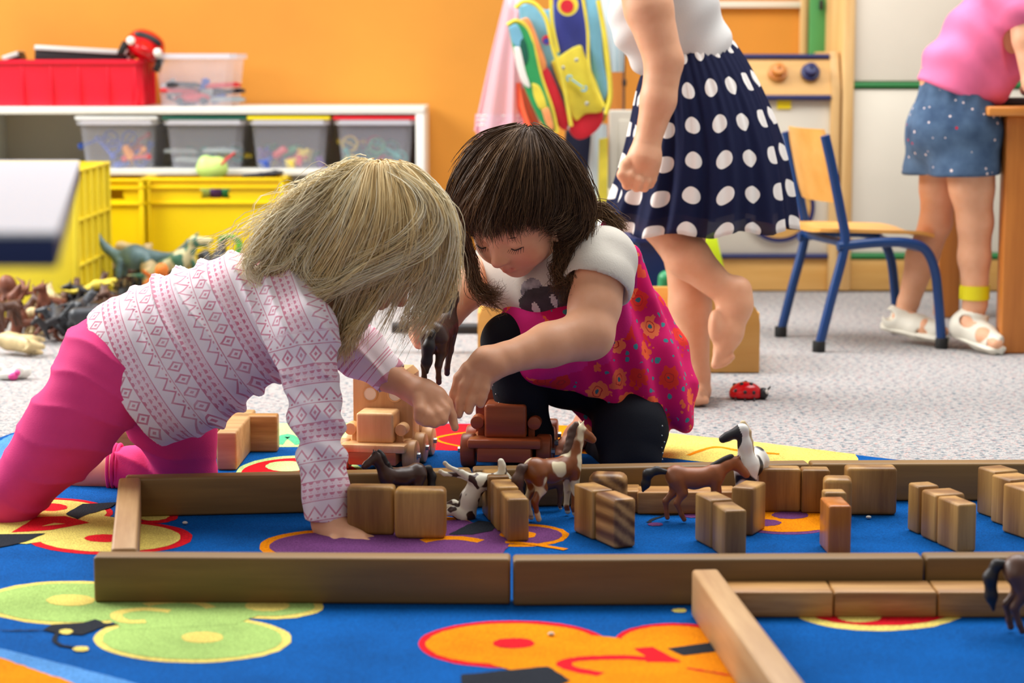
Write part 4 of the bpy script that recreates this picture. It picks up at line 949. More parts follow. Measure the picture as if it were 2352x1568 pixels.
fingers(sd, [([(815, 1240, 3.275), (850, 1243, 3.268), (872, 1248, 3.262), (888, 1256, 3.258)], .0105, .0075), ([(812, 1245, 3.262), (845, 1252, 3.245), (868, 1258, 3.235), (880, 1264, 3.23)], .0105, .0075),
             ([(805, 1250, 3.255), (832, 1260, 3.230), (850, 1267, 3.218), (858, 1272, 3.210)], .0105, .0075), ([(795, 1252, 3.255), (812, 1266, 3.225), (822, 1276, 3.205)], .0095, .007),
             ([(772, 1240, 3.27), (768, 1258, 3.24), (780, 1272, 3.215)], .012, .008)])
sd.chain([P(745, 745, 3.60), P(820, 795, 3.62), P(890, 862, 3.60), P(945, 893, 3.585)], [.036, .032, .025, .021], .012)
sd.chain([P(945, 893, 3.585), P(975, 905, 3.58), P(1003, 912, 3.575)], [.021, .024, .018], .01); sd.chain([P(960, 905, 3.57), P(992, 935, 3.565)], [.020, .016], .01)
fingers(sd, [([(1005, 902, 3.58), (1027, 925, 3.575), (1038, 955, 3.57), (1045, 982, 3.565)], .0105, .0070),
             ([(1003, 918, 3.565), (1022, 940, 3.555), (1016, 964, 3.545), (996, 964, 3.55)], .0105, .0085), ([(992, 930, 3.56), (1006, 950, 3.545), (998, 970, 3.54), (978, 966, 3.55)], .0100, .0085),
             ([(978, 935, 3.555), (986, 955, 3.54), (978, 968, 3.54), (964, 964, 3.55)], .0090, .008), ([(962, 915, 3.555), (965, 942, 3.54), (960, 958, 3.54)], .0115, .008)])
sd.chain([P(265, 850, 3.46), P(150, 990, 3.43), P(18, 1150, 3.40)], [.07, .058, .040], .02); sd.chain([P(18, 1152, 3.40), P(-110, 1165, 3.46), P(-260, 1185, 3.52)], [.038, .030, .022], .01)
sd.chain([P(345, 900, 3.60), P(410, 990, 3.62), P(428, 1085, 3.64)], [.06, .050, .042], .02)
sd.chain([P(428, 1090, 3.65), P(300, 1080, 3.68), P(200, 1084, 3.70), P(60, 1100, 3.72), P(-40, 1108, 3.74)], [.038, .0345, .033, .026, .020], .012)
sd.chain([P(-40, 1108, 3.74), P(-120, 1116, 3.75)], [.02, .016], .01)
sobj('body', sd, 'skin', bl, .0030, 1, attrs=flush_fn(Tb, sb)); lashes(Tb, sb, bl)
# leggings
sd = SDF(); sd.ell(P(262, 842, 3.51), (.092, .108, .090), k=.02)
sd.chain([P(255, 862, 3.45), P(150, 995, 3.43), P(22, 1148, 3.405)], [.080, .066, .0475], .03); sd.chain([P(22, 1148, 3.405), P(-110, 1160, 3.46), P(-180, 1170, 3.49)], [.0475, .038, .034], .012)
sd.chain([P(335, 900, 3.58), P(408, 990, 3.62), P(430, 1082, 3.64)], [.070, .058, .050], .035); sd.chain([P(430, 1086, 3.65), P(340, 1078, 3.672), P(300, 1077, 3.68)], [.049, .041, .041], .012)
sd.half(P(249, 1078, 3.69), (-1, .1, -.08))
def pk(V, N):
    w = np.exp(-(((V[:, 0] - P(200, 900, 3.4).x) / .12) ** 2)); a = V[:, 0] * 40 + V[:, 2] * 120
    return .0060 * w * ((1 - np.abs(np.sin(.5 * a + 1.6 * tri_noise(V, 16, 3)))) ** 2 - .15) + .0012 * tri_noise(V, 60, 5)
lg = SDF(); lg.pr = [p for p in sd.pr if p[4] != 'cut']
# cut the calf end only: build the two legs as one garment with an open cuff
lg.cone(P(142, 1076, 3.71), P(20, 1080, 3.73), .075, .075, .002, 'sub')
sobj('leggings', lg, 'leggings_pink', bl, .004, 1, disp=pk)
b = B(bl.location)
for u in (256, 266, 276):
    c = P(u, 1077, 3.688); b.tube([c + Vector((0, .0425 * cos(a * pi / 12), .0425 * sin(a * pi / 12))) for a in range(25)], .0032, 8)
b.obj('cuff', 'leggings_pink', bl)
# shirt
sA = np.array(P(297, 880, 3.5)); sdir = np.array(P(560, 740, 3.5)) - sA; sdir /= np.linalg.norm(sdir)
def pc_torso(V):
    d = V - sA; s = d @ sdir; tt = (V[:, 2] * sdir[0] - V[:, 0] * sdir[2]) + V[:, 1] * .35
    # sleeves carry their own bands
    a0 = np.array(P(700, 800, 3.37)); a1 = np.array(P(753, 1170, 3.31)); ad = (a1 - a0) / np.linalg.norm(a1 - a0); da = V - a0; sa = da @ ad
    rad = np.linalg.norm(da - sa[:, None] * ad, axis=1); m1 = (sa > -.02) & (rad < .062)
    b0 = np.array(P(775, 765, 3.61)); b1 = np.array(P(890, 862, 3.60)); bd = (b1 - b0) / np.linalg.norm(b1 - b0); db = V - b0; sb_ = db @ bd; rb_ = np.linalg.norm(db - sb_[:, None] * bd, axis=1); m2 = (sb_ > 0) & (rb_ < .05)
    s = np.where(m1, sa, s); tt = np.where(m1, V[:, 0], tt); s = np.where(m2, sb_, s); tt = np.where(m2, V[:, 2] * .6 - V[:, 0] * .6, tt)
    return {'pc': np.stack([s + .9, tt + 1.7, s * 0], 1)}
sd = SDF()
sd.chain([P(270, 893, 3.5), P(330, 845, 3.5), P(430, 800, 3.5), P(560, 738, 3.5), P(655, 705, 3.5)], [.116, .117, .117, .106, .082], .03)
sd.ell(P(430, 905, 3.5), (.072, .075, .055), k=.05); sd.ell(P(440, 690, 3.5), (.05, .06, .035), k=.03); sd.ell(P(590, 655, 3.5), (.05, .07, .04), k=.03)
sd.chain([P(655, 715, 3.44), P(697, 760, 3.38), P(711, 865, 3.37), P(728, 955, 3.35), P(740, 1055, 3.33), P(749, 1130, 3.315), P(752, 1185, 3.31)], [.070, .052, .0425, .0375, .0335, .0335, .036], .02)
sd.chain([P(690, 715, 3.56), P(770, 762, 3.61), P(830, 805, 3.615), P(900, 872, 3.60)], [.065, .043, .037, .031], .02)
sd.half(sA, -sdir - np.array((0, 0, .02)))
sd.cone(P(754, 1171, 3.31) + Vector((0, 0, -.05)), P(754, 1171, 3.31) + Vector((.0, 0, -.12)), .05, .05, .002, 'sub')
cf = P(893, 864, 3.60); cd = (P(893, 864, 3.60) - P(830, 805, 3.615)).normalized(); sd.cone(cf + cd * .06, cf + cd * .13, .06, .06, .002, 'sub')
sd.chain([P(770, 665, 3.50), P(730, 668, 3.50)], [.05, .03], .004, 'sub')
def shirt_fold(V, N):
    d = V - sA; s = d @ sdir; w = np.clip((s - .02) / .1, 0, 1) * np.clip((.42 - s) / .1, 0, 1)
    ph = s * 150 + 2.4 * tri_noise(V, 14, 11) + V[:, 2] * 18
    f = .0120 * w * ((1 - np.abs(np.sin(ph * .5))) ** 1.6 - .25) * (.4 + .6 * np.clip(tri_noise(V, 10, 4) + .6, 0, 1))
    ax, az = P(740, 900, 3.35).x, 0; ar = (V[:, 0] > P(650, 900, 3.35).x) & (V[:, 1] < 3.42) & (V[:, 2] < P(700, 860, 3.37).z)
    g = .0052 * np.sin(V[:, 2] * 150 + V[:, 0] * 90 + 2.5 * tri_noise(V, 22, 8)) * np.clip((P(700, 870, 3.37).z - V[:, 2]) / .05, 0, 1) * np.clip((V[:, 2] - P(700, 1090, 3.33).z) / .05, 0, 1)
    return np.where(ar, g, f) + .0008 * tri_noise(V, 80, 2)
sobj('patterned_top', sd, 'nordic', bl, .0035, 1, disp=shirt_fold, attrs=pc_torso)
# hair
YB_ = 3.47; cb = (870, 545); 
def hbp(u, v, mn=.045): return P(u, v, dep(u, v, YB_, cb, (172, 172), .108, mn))
gl = [[(838, 392), (745, 432), (668, 492), (612, 562), (590, 612)], [(846, 392), (752, 450), (680, 530), (632, 600), (606, 640)], [(852, 394), (770, 470), (705, 560), (665, 620), (640, 660)],
      [(858, 396), (790, 490), (735, 590), (705, 650), (690, 700)], [(862, 396), (815, 500), (765, 600), (730, 670), (735, 700)], [(868, 396), (845, 500), (805, 600), (770, 680), (748, 730)],
      [(874, 396), (880, 500), (850, 610), (812, 700), (790, 790), (790, 820)], [(880, 396), (915, 490), (895, 600), (850, 690), (805, 760), (795, 815)], [(888, 396), (945, 490), (935, 590), (900, 650), (872, 700)],
      [(896, 396), (975, 480), (975, 580), (945, 645), (915, 690)], [(904, 397), (1000, 480), (1008, 580), (985, 650), (955, 700)], [(910, 398), (1015, 480), (1030, 590), (1008, 690), (945, 782)], [(914, 400), (1022, 482), (1043, 580), (1035, 670), (985, 765)]]
gl = [[(842, 392), (738, 425), (645, 492), (590, 560), (556, 604)]] + gl
gl = [[(g[0][0], 379)] + [(g[0][0] * .7 + g[1][0] * .3 + (-4 if g[1][0] < 860 else 3), 384 + .10 * (g[1][1] - 380))] + g[1:] for g in gl]
GLf = [[hbp(u, v, .045 if i > 1 else (.018 if i else .002)) for i, (u, v) in enumerate(g)] for g in gl]
GLb = [[Vector((p.x, 2 * YB_ - p.y, p.z)) for p in g] for g in GLf]
top = [[Vector((p.x, YB_ + .1 * t, p.z + .0)) for p in (P(u, v, YB_) for u, v in [(820 + 0, 396), (740, 440), (672, 500), (640, 560)])] for t in (-.4, 0, .4)]
xl = [[hbp(u, v, .068 if i else .004) for i, (u, v) in enumerate(g)] for g in ([(900, 384), (985, 440), (1018, 520), (975, 585), (880, 625), (790, 665), (715, 690), (690, 672)], [(880, 382), (962, 440), (990, 510), (950, 570), (850, 610), (770, 650), (700, 662)], [(858, 382), (935, 430), (960, 490), (915, 550), (830, 600), (760, 660), (715, 700)])]
xf = [[hbp(u, v, .06) for u, v in g] for g in ([(955, 560), (930, 640), (900, 700), (880, 760)], [(985, 560), (965, 640), (935, 710), (905, 775)], [(1010, 560), (1000, 640), (975, 710), (940, 780)])]
wl = [[hbp(u, v, .06) for u, v in g] for g in ([(760, 480), (720, 560), (700, 620), (735, 665), (705, 690), (680, 700)], [(640, 540), (600, 585), (575, 600), (590, 640), (630, 650)], [(700, 560), (650, 610), (610, 620), (600, 650), (625, 680), (640, 670)])]
lk = [[hbp(u, v, .065) for u, v in g] for g in ([(905, 600), (880, 680), (835, 740), (805, 780), (795, 822)], [(900, 590), (872, 670), (825, 735), (798, 780), (790, 818)])]
sd = SDF(); sd.ell(hb + Rb @ Vector((0, -.016, .044)) * sb, tuple(q * sb for q in (.066, .076, .068)), Rb, .01)
cB = P(880, 530, YB_); mass(sd, GLf[:7], .013, .008, cB, .20, .75); mass(sd, GLf[7:], .010, .003, cB, .20, .5); mass(sd, GLb, .014, .008, cB, .20, .75)
hm = sobj('hair', sd, 'hair_base_blonde', bl, .004, 1)
wisp = [[hbp(*q) for q in g] for g in ([(700, 640), (720, 700), (770, 690), (740, 720), (690, 700)], [(690, 650), (660, 670), (690, 700), (730, 690)])]
parts = [strands(GLf, 4200, .00070, .0042, 1, 20, .0055), strands(GLf, 260, .0008, .010, 12, 18, .012, .3, 20, (.7, 1)), strands(GLb, 1300, .0009, .006, 2, 14), strands([g[:] for g in top], 500, .0008, .006, 3, 12),
         strands(GLf[:4], 700, .0007, .011, 5, 18, .012, .3, 50, (.5, 1)), strands(lk, 520, .0007, .0035, 15, 18, .004), strands(xl, 620, .0007, .0065, 31, 22, .004, .3, 20, (.45, 1)), strands(xf, 170, .0006, .005, 32, 14, .004, .3, 20, (.4, 1)), strands([wl[0]], 60, .0006, .004, 33, 18, .003, .3, 20, (.6, 1)), strands([wl[1]], 70, .0006, .006, 34, 18, .003, .3, 20, (.6, 1)), strands([wl[2]], 60, .0006, .005, 35, 18, .003, .3, 20, (.6, 1)), strands(GLf[6:8], 260, .0007, .006, 6, 18), strands(GLf[9:12], 200, .0007, .006, 7, 18)]
hh = hair_obj('hair_strands', parts, 'hair_blonde', bl); hh.parent = hm; 

# ---------------------------------------------------------------- brunette child kneeling
br = root('person', G(1400, 1090), 'brown-haired person in a pink floral dress and black leggings, kneeling, holding a horse', 'person')
Rr = head_rot(R(-34), R(36)); hr = P(1193, 492, 3.80); sr = 1.14
sd = SDF(); Tr = head(sd, hr, Rr, sr)
sd.chain([P(1225, 560, 3.84), P(1290, 610, 3.90)], [.040, .048], .02)
sd.chain([P(1290, 640, 3.9), P(1360, 770, 3.95), P(1430, 880, 4.0)], [.072, .075, .08], .03); sd.chain([P(1385, 625, 3.82), P(1120, 635, 3.95)], [.045, .042], .03)
sd.chain([P(1378, 625, 3.77), P(1366, 700, 3.74), P(1352, 768, 3.71)], [.047, .0445, .0425], .012)
sd.chain([P(1352, 768, 3.71), P(1260, 792, 3.67), P(1160, 823, 3.62)], [.0420, .0365, .0255], .014)
sd.chain([P(1160, 823, 3.62), P(1118, 832, 3.605), P(1082, 852, 3.60)], [.0255, .026, .018], .012); sd.chain([P(1135, 840, 3.605), P(1112, 868, 3.60)], [.024, .017], .01)
fingers(sd, [([(1074, 846, 3.60), (1055, 868, 3.597), (1044, 905, 3.595), (1037, 940, 3.595)], .0110, .0072), ([(1082, 856, 3.592), (1067, 885, 3.588), (1058, 920, 3.586), (1054, 952, 3.586)], .0110, .0072),
             ([(1098, 864, 3.588), (1092, 890, 3.583), (1083, 918, 3.58), (1077, 943, 3.58)], .0105, .0072), ([(1115, 868, 3.588), (1113, 892, 3.583), (1108, 912, 3.58), (1104, 928, 3.58)], .0098, .007),
             ([(1130, 845, 3.63), (1118, 880, 3.645), (1100, 905, 3.65)], .011, .008)])
sd.chain([P(1120, 625, 3.93), P(1075, 665, 3.88), P(1025, 720, 3.82)], [.040, .034, .030], .012); sd.chain([P(1025, 720, 3.82), P(1000, 748, 3.76), P(978, 765, 3.70)], [.029, .024, .020], .01)
sd.chain([P(978, 762, 3.70), P(962, 765, 3.68)], [.021, .018], .008)
fingers(sd, [([(960, 748, 3.675), (955, 738, 3.655), (978, 738, 3.640), (995, 742, 3.65)], .010, .0075), ([(955, 762, 3.67), (958, 758, 3.65), (982, 758, 3.638), (998, 762, 3.65)], .010, .0075),
             ([(955, 775, 3.67), (960, 776, 3.65), (984, 776, 3.640), (996, 778, 3.65)], .0095, .0072), ([(958, 785, 3.675), (962, 790, 3.66), (978, 793, 3.648), (990, 792, 3.655)], .0088, .007),
             ([(975, 745, 3.71), (990, 728, 3.70), (1003, 722, 3.69)], .011, .008)])
sd.chain([P(1395, 880, 4.0), P(1180, 795, 3.86), P(1195, 900, 3.87), P(1235, 1045, 3.885), P(1236, 1072, 3.89)], [.06, .042, .040, .025, .024], .012)
sd.chain([P(1236, 1076, 3.90), P(1225, 1082, 3.84), P(1210, 1085, 3.79)], [.022, .018, .014], .012)
sd.chain([P(1440, 890, 3.97), P(1446, 1035, 3.84)], [.06, .045], .02); sd.chain([P(1446, 1042, 3.85), P(1400, 1035, 4.0), P(1358, 1015, 4.08)], [.042, .034, .026], .01)
sd.chain([P(1358, 1010, 4.08), P(1348, 968, 4.06), P(1325, 1000, 4.03), P(1295, 1032, 4.0), P(1268, 1050, 3.98)], [.024, .021, .022, .018, .013], .012)
fingers(sd, [([(1275, 1042, 3.99), (1258, 1056, 3.98)], .009, .007), ([(1285, 1046, 3.97), (1270, 1060, 3.96)], .0085, .0065)])
sobj('body', sd, 'skin', br, .0027, 1, attrs=flush_fn(Tr, sr)); lashes(Tr, sr, br)
sd = SDF(); sd.chain([P(1420, 880, 4.0), P(1300, 850, 3.93), P(1172, 785, 3.86)], [.075, .066, .050], .02); sd.chain([P(1172, 785, 3.86), P(1196, 900, 3.87), P(1225, 1000, 3.88), P(1234, 1046, 3.885)], [.050, .046, .034, .030], .015)
sd.chain([P(1430, 890, 3.98), P(1448, 990, 3.86), P(1448, 1046, 3.83)], [.072, .064, .056], .02); sd.chain([P(1448, 1050, 3.85), P(1400, 1034, 3.99), P(1368, 1018, 4.06)], [.050, .040, .030], .012)
sd.cone(P(1237, 1086, 3.89), P(1239, 1130, 3.89), .045, .045, .002, 'sub')
kx = P(1150, 850, 3.87)
sobj('leggings', sd, 'leggings_black', br, .004, 1, disp=lambda V, N: .0014 * np.sin(V[:, 2] * 110 + 2 * tri_noise(V, 25, 2)) * np.clip((P(0, 960, 3.9).z - V[:, 2]) / .05, 0, 1) + .001 * tri_noise(V, 40, 7))
b = B(br.location)
for v in (978, 1000, 1015, 1028, 1040, 1055): b.ell(P(1526 - (v % 7), v, 3.815), (.0016,) * 3, u=8, v=6)
for v in (885, 905, 925, 945): b.ell(P(1132 + (v - 885) * .35, v, 3.84), (.0014,) * 3, u=8, v=6)
b.obj('rhinestones', 'metal', br)
# white tee
sd = SDF(); sd.chain([P(1270, 600, 3.90), P(1290, 650, 3.90), P(1350, 770, 3.95)], [.055, .083, .088], .03)
sd.chain([P(1374, 608, 3.80), P(1376, 640, 3.772)], [.066, .064], .03); sd.chain([P(1290, 620, 3.88), P(1380, 600, 3.82)], [.06, .054], .03); sd.chain([P(1240, 650, 3.86), P(1120, 635, 3.94)], [.06, .052], .03)
sd.cone(P(1364, 715, 3.74) + Vector((-.004, 0, .012)), P(1350, 790, 3.71), .066, .066, .003, 'sub')
sd.cone(P(1050, 690, 3.84), P(1000, 740, 3.80), .06, .06, .002, 'sub'); sd.ell(P(1215, 585, 3.76), (.055, .055, .045), k=.004, op='sub')
M['print_grey'] = mat('print_grey', (120, 116, 120), .8, .5, 60); M['print_dark'] = mat('print_dark', (66, 58, 60), .8, .2, 40)
def tprint(Cc):
    d = (Cc - np.array(P(1262, 700, 3.80))) / np.array((.055, .09, .034)); q = np.linalg.norm(d, axis=1); w = tri_noise(Cc, 90, 3); e = (Cc - np.array(P(1222, 668, 3.80))) / np.array((.020, .08, .022)); qe = np.linalg.norm(e, axis=1)
    return np.where(q < 1 + .15 * w, np.where(w > .25, 0, 2), np.where(qe < 1, 1, 0))
tee = sobj('tee_shirt', sd, ['cream_tee', 'print_grey', 'print_dark'], br, .0030, 1, mi=tprint, disp=lambda V, N: .0016 * np.sin(V[:, 0] * 70 + V[:, 2] * 60 + 2 * tri_noise(V, 20, 6)))
# dress
sd = SDF()
sd.chain([P(1300, 745, 3.90), P(1370, 800, 3.93), P(1440, 870, 3.96), P(1500, 900, 3.98)], [.098, .108, .108, .085], .03)
sd.chain([P(1235, 765, 3.875), P(1262, 815, 3.85)], [.062, .054], .04); sd.chain([P(1200, 722, 3.88), P(1222, 800, 3.845), P(1232, 838, 3.83)], [.028, .030, .026], .03)
sd.chain([P(1390, 690, 3.93), P(1450, 720, 3.98), P(1500, 800, 4.0)], [.07, .06, .06], .04); sd.chain([P(1430, 600, 3.92), P(1440, 680, 3.93)], [.030, .05], .03)
sd.chain([P(1500, 840, 3.96), P(1545, 900, 3.94), P(1562, 958, 3.92)], [.062, .036, .016], .04); sd.chain([P(1300, 880, 3.88), P(1400, 912, 3.88), P(1520, 945, 3.90)], [.020, .022, .028], .04)
sd.cone(P(1100, 980, 3.87), P(1320, 985, 3.87), .092, .075, .006, 'sub'); sd.half(P(1232, 700, 3.86), (-.30, -.30, .90), .02) if False else None
sd.ell(P(1230, 640, 3.80), (.085, .12, .050), k=.01, op='sub')
def dress_fold(V, N):
    x0 = P(1400, 800, 3.9).x; w = np.clip((V[:, 0] - x0 + .08) / .08, 0, 1); z = V[:, 2]
    ang = (V[:, 0] - P(1440, 640, 3.9).x) * 105 + z * 30
    return .0085 * w * np.sin(ang + 2.0 * tri_noise(V, 12, 9)) + .0015 * tri_noise(V, 30, 4)
bandc = np.array(crom([tuple(P(*q)) for q in ((1190, 848, 3.80), (1235, 852, 3.79), (1310, 850, 3.79), (1385, 812, 3.80), (1432, 740, 3.82), (1456, 650, 3.85), (1452, 570, 3.86))], 8))
def band(Cc):
    d = np.min(np.linalg.norm(Cc[:, None, :] - bandc[None], axis=2), axis=1); d2 = np.linalg.norm((Cc - np.array(P(1205, 760, 3.84))) / np.array((.045, .08, .05)), axis=1)
    return ((d < .022) | (d2 < 1)).astype(int)
ds = sobj('floral_dress', sd, ['floral', 'magenta_cloth'], br, .0035, 1, disp=dress_fold, mi=band)
# wide plain hem of the wrap panel
def on(u, v, Y): return P(u, v, Y)
# strap
b = B(br.location); pts = crom([P(1385, 512, 3.86), P(1425, 545, 3.84), P(1448, 600, 3.84), P(1450, 660, 3.85)], 6); b.tube(pts, .011, 10, flat=(1.0, .5)); b.obj('strap', 'magenta_cloth', br)
# hair
YR = 3.80; cr_ = (1190, 455)
def hrp(u, v, mn=.03): return P(u, v, dep(u, v, YR, cr_, (165, 172), .112, mn))
gr = [[(1190, 292), (1100, 322), (1045, 400), (1024, 490), (1042, 560), (1080, 620), (1110, 665)], [(1198, 297), (1125, 350), (1075, 430), (1045, 500), (1062, 555), (1080, 620)],
      [(1202, 298), (1140, 360), (1095, 440), (1068, 500), (1085, 535)], [(1206, 298), (1155, 365), (1120, 440), (1100, 505), (1112, 540)], [(1210, 298), (1175, 370), (1150, 450), (1135, 510), (1142, 545)],
      [(1214, 298), (1200, 370), (1185, 450), (1175, 510), (1180, 540)], [(1218, 298), (1230, 370), (1225, 450), (1215, 505), (1212, 530)], [(1222, 298), (1260, 375), (1270, 450), (1258, 505), (1240, 526)],
      [(1226, 298), (1285, 370), (1318, 440), (1318, 500), (1280, 522), (1250, 520)], [(1230, 298), (1300, 365), (1338, 440), (1345, 500), (1320, 545), (1290, 560)], [(1234, 299), (1312, 365), (1348, 440), (1352, 500), (1330, 580), (1300, 640), (1290, 690)],
      [(1238, 300), (1320, 365), (1352, 440), (1362, 500), (1375, 530)]]
gr = [[g[0], (g[0][0] * .62 + g[1][0] * .38, g[0][1] * .80 + g[1][1] * .20)] + g[1:] for g in gr]
GRf = [[hrp(u, v, .03 if i > 1 else (.015 if i else .002)) for i, (u, v) in enumerate(g)] for g in gr]; GRb = [[Vector((p.x, 2 * YR - p.y + .02, p.z)) for p in g[:5]] for g in GRf]
side = [[P(1290, 520, 3.77), P(1305, 570, 3.765), P(1290, 620, 3.765), P(1300, 670, 3.76), P(1290, 700, 3.76)], [P(1310, 520, 3.77), P(1325, 570, 3.765), P(1318, 620, 3.76), P(1322, 650, 3.76), P(1305, 660, 3.76)], [P(1275, 560, 3.775), P(1278, 600, 3.77), P(1270, 640, 3.77), P(1276, 670, 3.77)]]
side2 = [[P(1052, 540, 3.79), P(1072, 600, 3.78), P(1072, 650, 3.775), P(1110, 690, 3.77), P(1150, 695, 3.77)], [P(1075, 545, 3.78), P(1085, 600, 3.77), P(1095, 655, 3.765), P(1125, 680, 3.765), P(1140, 640, 3.77)], [P(1060, 530, 3.79), P(1078, 590, 3.78), P(1120, 660, 3.775), P(1160, 690, 3.77), P(1150, 730, 3.77)]]
back = [[P(1345, 470, 3.82), P(1385, 470, 3.83), P(1410, 500, 3.83), P(1420, 525, 3.83), P(1385, 520, 3.82)], [P(1345, 490, 3.82), P(1380, 505, 3.83), P(1415, 522, 3.83), P(1425, 520, 3.83)]]
sd = SDF(); sd.ell(hr + Rr @ Vector((0, -.020, .048)) * sr, tuple(q * sr for q in (.072, .078, .070)), Rr, .01)
cR = P(1195, 455, YR); mass(sd, GRf, .012, .005, cR, .20, .62); mass(sd, GRb, .014, .010, cR, .22); mass(sd, [[p + Vector((0, .012, 0)) for p in g] for g in side[:2]], .010, .004)
hm = sobj('hair', sd, 'hair_base_brown', br, .004, 1)
parts = [strands(GRf, 4000, .0007, .0042, 21, 16, .004), strands(GRf[2:9], 900, .0007, .004, 22, 16, .0015), strands(GRb, 1000, .0009, .006, 23, 12), strands(side, 480, .0006, .006, 24, 18, .007, .25, 50, (.3, 1)),
         strands(side2, 260, .0006, .006, 25, 18, .007, .25, 40, (.4, 1)), strands(back, 260, .0006, .006, 26, 18, .005, .25, 20, (.6, 1)), strands(GRf, 150, .0006, .012, 27, 16, .006)]
hh = hair_obj('hair_strands', parts, 'hair_brown', br); hh.parent = hm

# ---------------------------------------------------------------- standing child in a dotted skirt
st = root('person', G(1605, 930), 'person standing barefoot on one leg in a white top and navy skirt with white dots', 'person')
sd = SDF()
sd.chain([P(1500, -150, 4.72), P(1540, 0, 4.74), P(1585, 110, 4.77)], [.095, .088, .082], .03); sd.chain([P(1585, 110, 4.77), P(1590, 230, 4.78)], [.085, .09], .02)
sd.chain([P(1490, -190, 4.66), P(1350, -180, 4.62)], [.05, .04], .02); sd.chain([P(1500, -200, 4.72), P(1420, -290, 4.70)], [.04, .035], .02)
sd.ell(P(1380, -390, 4.70), (.07, .085, .09), k=.02)
sd.chain([P(1445, -160, 4.60), P(1490, 20, 4.56), P(1525, 140, 4.55), P(1512, 230, 4.54), P(1485, 335, 4.53)], [.052, .050, .0395, .0365, .0265], .012)
sd.chain([P(1485, 335, 4.53), P(1478, 365, 4.525), P(1470, 392, 4.52)], [.027, .032, .024], .012); sd.chain([P(1490, 360, 4.53), P(1490, 392, 4.53)], [.026, .022], .012)
fingers(sd, [([(1455, 360, 4.52), (1436, 380, 4.51), (1428, 402, 4.50), (1434, 414, 4.50)], .0125, .009), ([(1458, 385, 4.515), (1446, 405, 4.50), (1440, 425, 4.505), (1452, 425, 4.52)], .0115, .009),
             ([(1470, 392, 4.515), (1466, 415, 4.50), (1462, 430, 4.505), (1472, 428, 4.52)], .0115, .009), ([(1484, 395, 4.52), (1484, 417, 4.51), (1480, 431, 4.515), (1486, 424, 4.53)], .0110, .0085), ([(1497, 390, 4.53), (1498, 412, 4.525), (1494, 425, 4.53)], .0105, .008)])
sd.chain([P(1590, 230, 4.80), P(1575, 430, 4.78), P(1572, 590, 4.74), P(1585, 700, 4.73), P(1604, 860, 4.70), P(1606, 896, 4.69)], [.08, .058, .042, .045, .024, .025], .015)
sd.chain([P(1606, 900, 4.70), P(1603, 912, 4.64), P(1600, 918, 4.58)], [.024, .019, .014], .012)
for i in range(5): sd.cone(P(1588 + i * 8, 917, 4.60), P(1585 + i * 9, 921, 4.565 + abs(i - 1) * .004), .0085, .0075, .003)
sd.chain([P(1590, 250, 4.78), P(1540, 400, 4.72), P(1515, 510, 4.66), P(1580, 590, 4.62), P(1665, 668, 4.60)], [.070, .056, .042, .046, .030], .015)
sd.chain([P(1692, 668, 4.60), P(1688, 700, 4.60), P(1672, 765, 4.585), P(1660, 805, 4.58)], [.033, .036, .030, .021], .016); sd.ell(P(1640, 745, 4.57), (.012, .02, .03), k=.02)
for i, (u, v, r) in enumerate(((1643, 838, .0095), (1655, 838, .0075), (1665, 834, .0073), (1674, 828, .007), (1682, 820, .0065))): sd.cone(P(1650 + i * 6, 808, 4.575), P(u, v, 4.565), r * 1.1, r, .004)
sobj('body', sd, 'skin', st, .0032, 1)
sd = SDF(); sd.ell(P(1382, -400, 4.70), (.085, .10, .10), k=.02); sd.cone(P(1390, -380, 4.74), P(1440, -260, 4.78), .07, .05, .02); sobj('hair', sd, 'hair_base_blonde', st, .006, 1)
sd = SDF(); sd.chain([P(1490, -150, 4.72), P(1530, 0, 4.74), P(1575, 105, 4.77), P(1580, 130, 4.77)], [.104, .100, .092, .090], .03); sd.chain([P(1450, -100, 4.70), P(1462, 60, 4.70), P(1490, 130, 4.73)], [.045, .042, .038], .05)
sobj('white_top', sd, 'white_cloth', st, .004, 1, disp=lambda V, N: .003 * np.sin(V[:, 2] * 70 - V[:, 0] * 60 + 2.5 * tri_noise(V, 15, 3)))
def dots():
    t = NT('navy_dotted_tulle'); p = t.p; p.inputs['Roughness'].default_value = .8; p.inputs['Specular IOR Level'].default_value = .2
    a = t.n('ShaderNodeAttribute'); a.attribute_name = 'puv'; x, y, z = t.sep(a.outputs['Vector'])
    fx = t.math('SUBTRACT', t.math('FRACT', x), .5); fy = t.math('SUBTRACT', t.math('FRACT', y), .5)
    d = t.math('SQRT', t.math('ADD', t.math('MULTIPLY', fx, fx), t.math('MULTIPLY', t.math('MULTIPLY', fy, fy), 1.25))); m = t.math('LESS_THAN', d, .27)
    t.l(t.mix(m, lin((20, 26, 62)), lin((238, 232, 226))), p.inputs['Base Color'])
    al = t.math('MAXIMUM', m, .80); tr = t.n('ShaderNodeBsdfTransparent'); mx = t.n('ShaderNodeMixShader'); t.l(al, mx.inputs[0]); t.l(tr.outputs[0], mx.inputs[1]); t.l(p.outputs[0], mx.inputs[2]); t.l(mx.outputs[0], t.out.inputs[0]); return t.m
M['dots'] = dots(); M['navy_cloth'] = mat('navy_cloth', (16, 20, 50), .9, spec=.1)
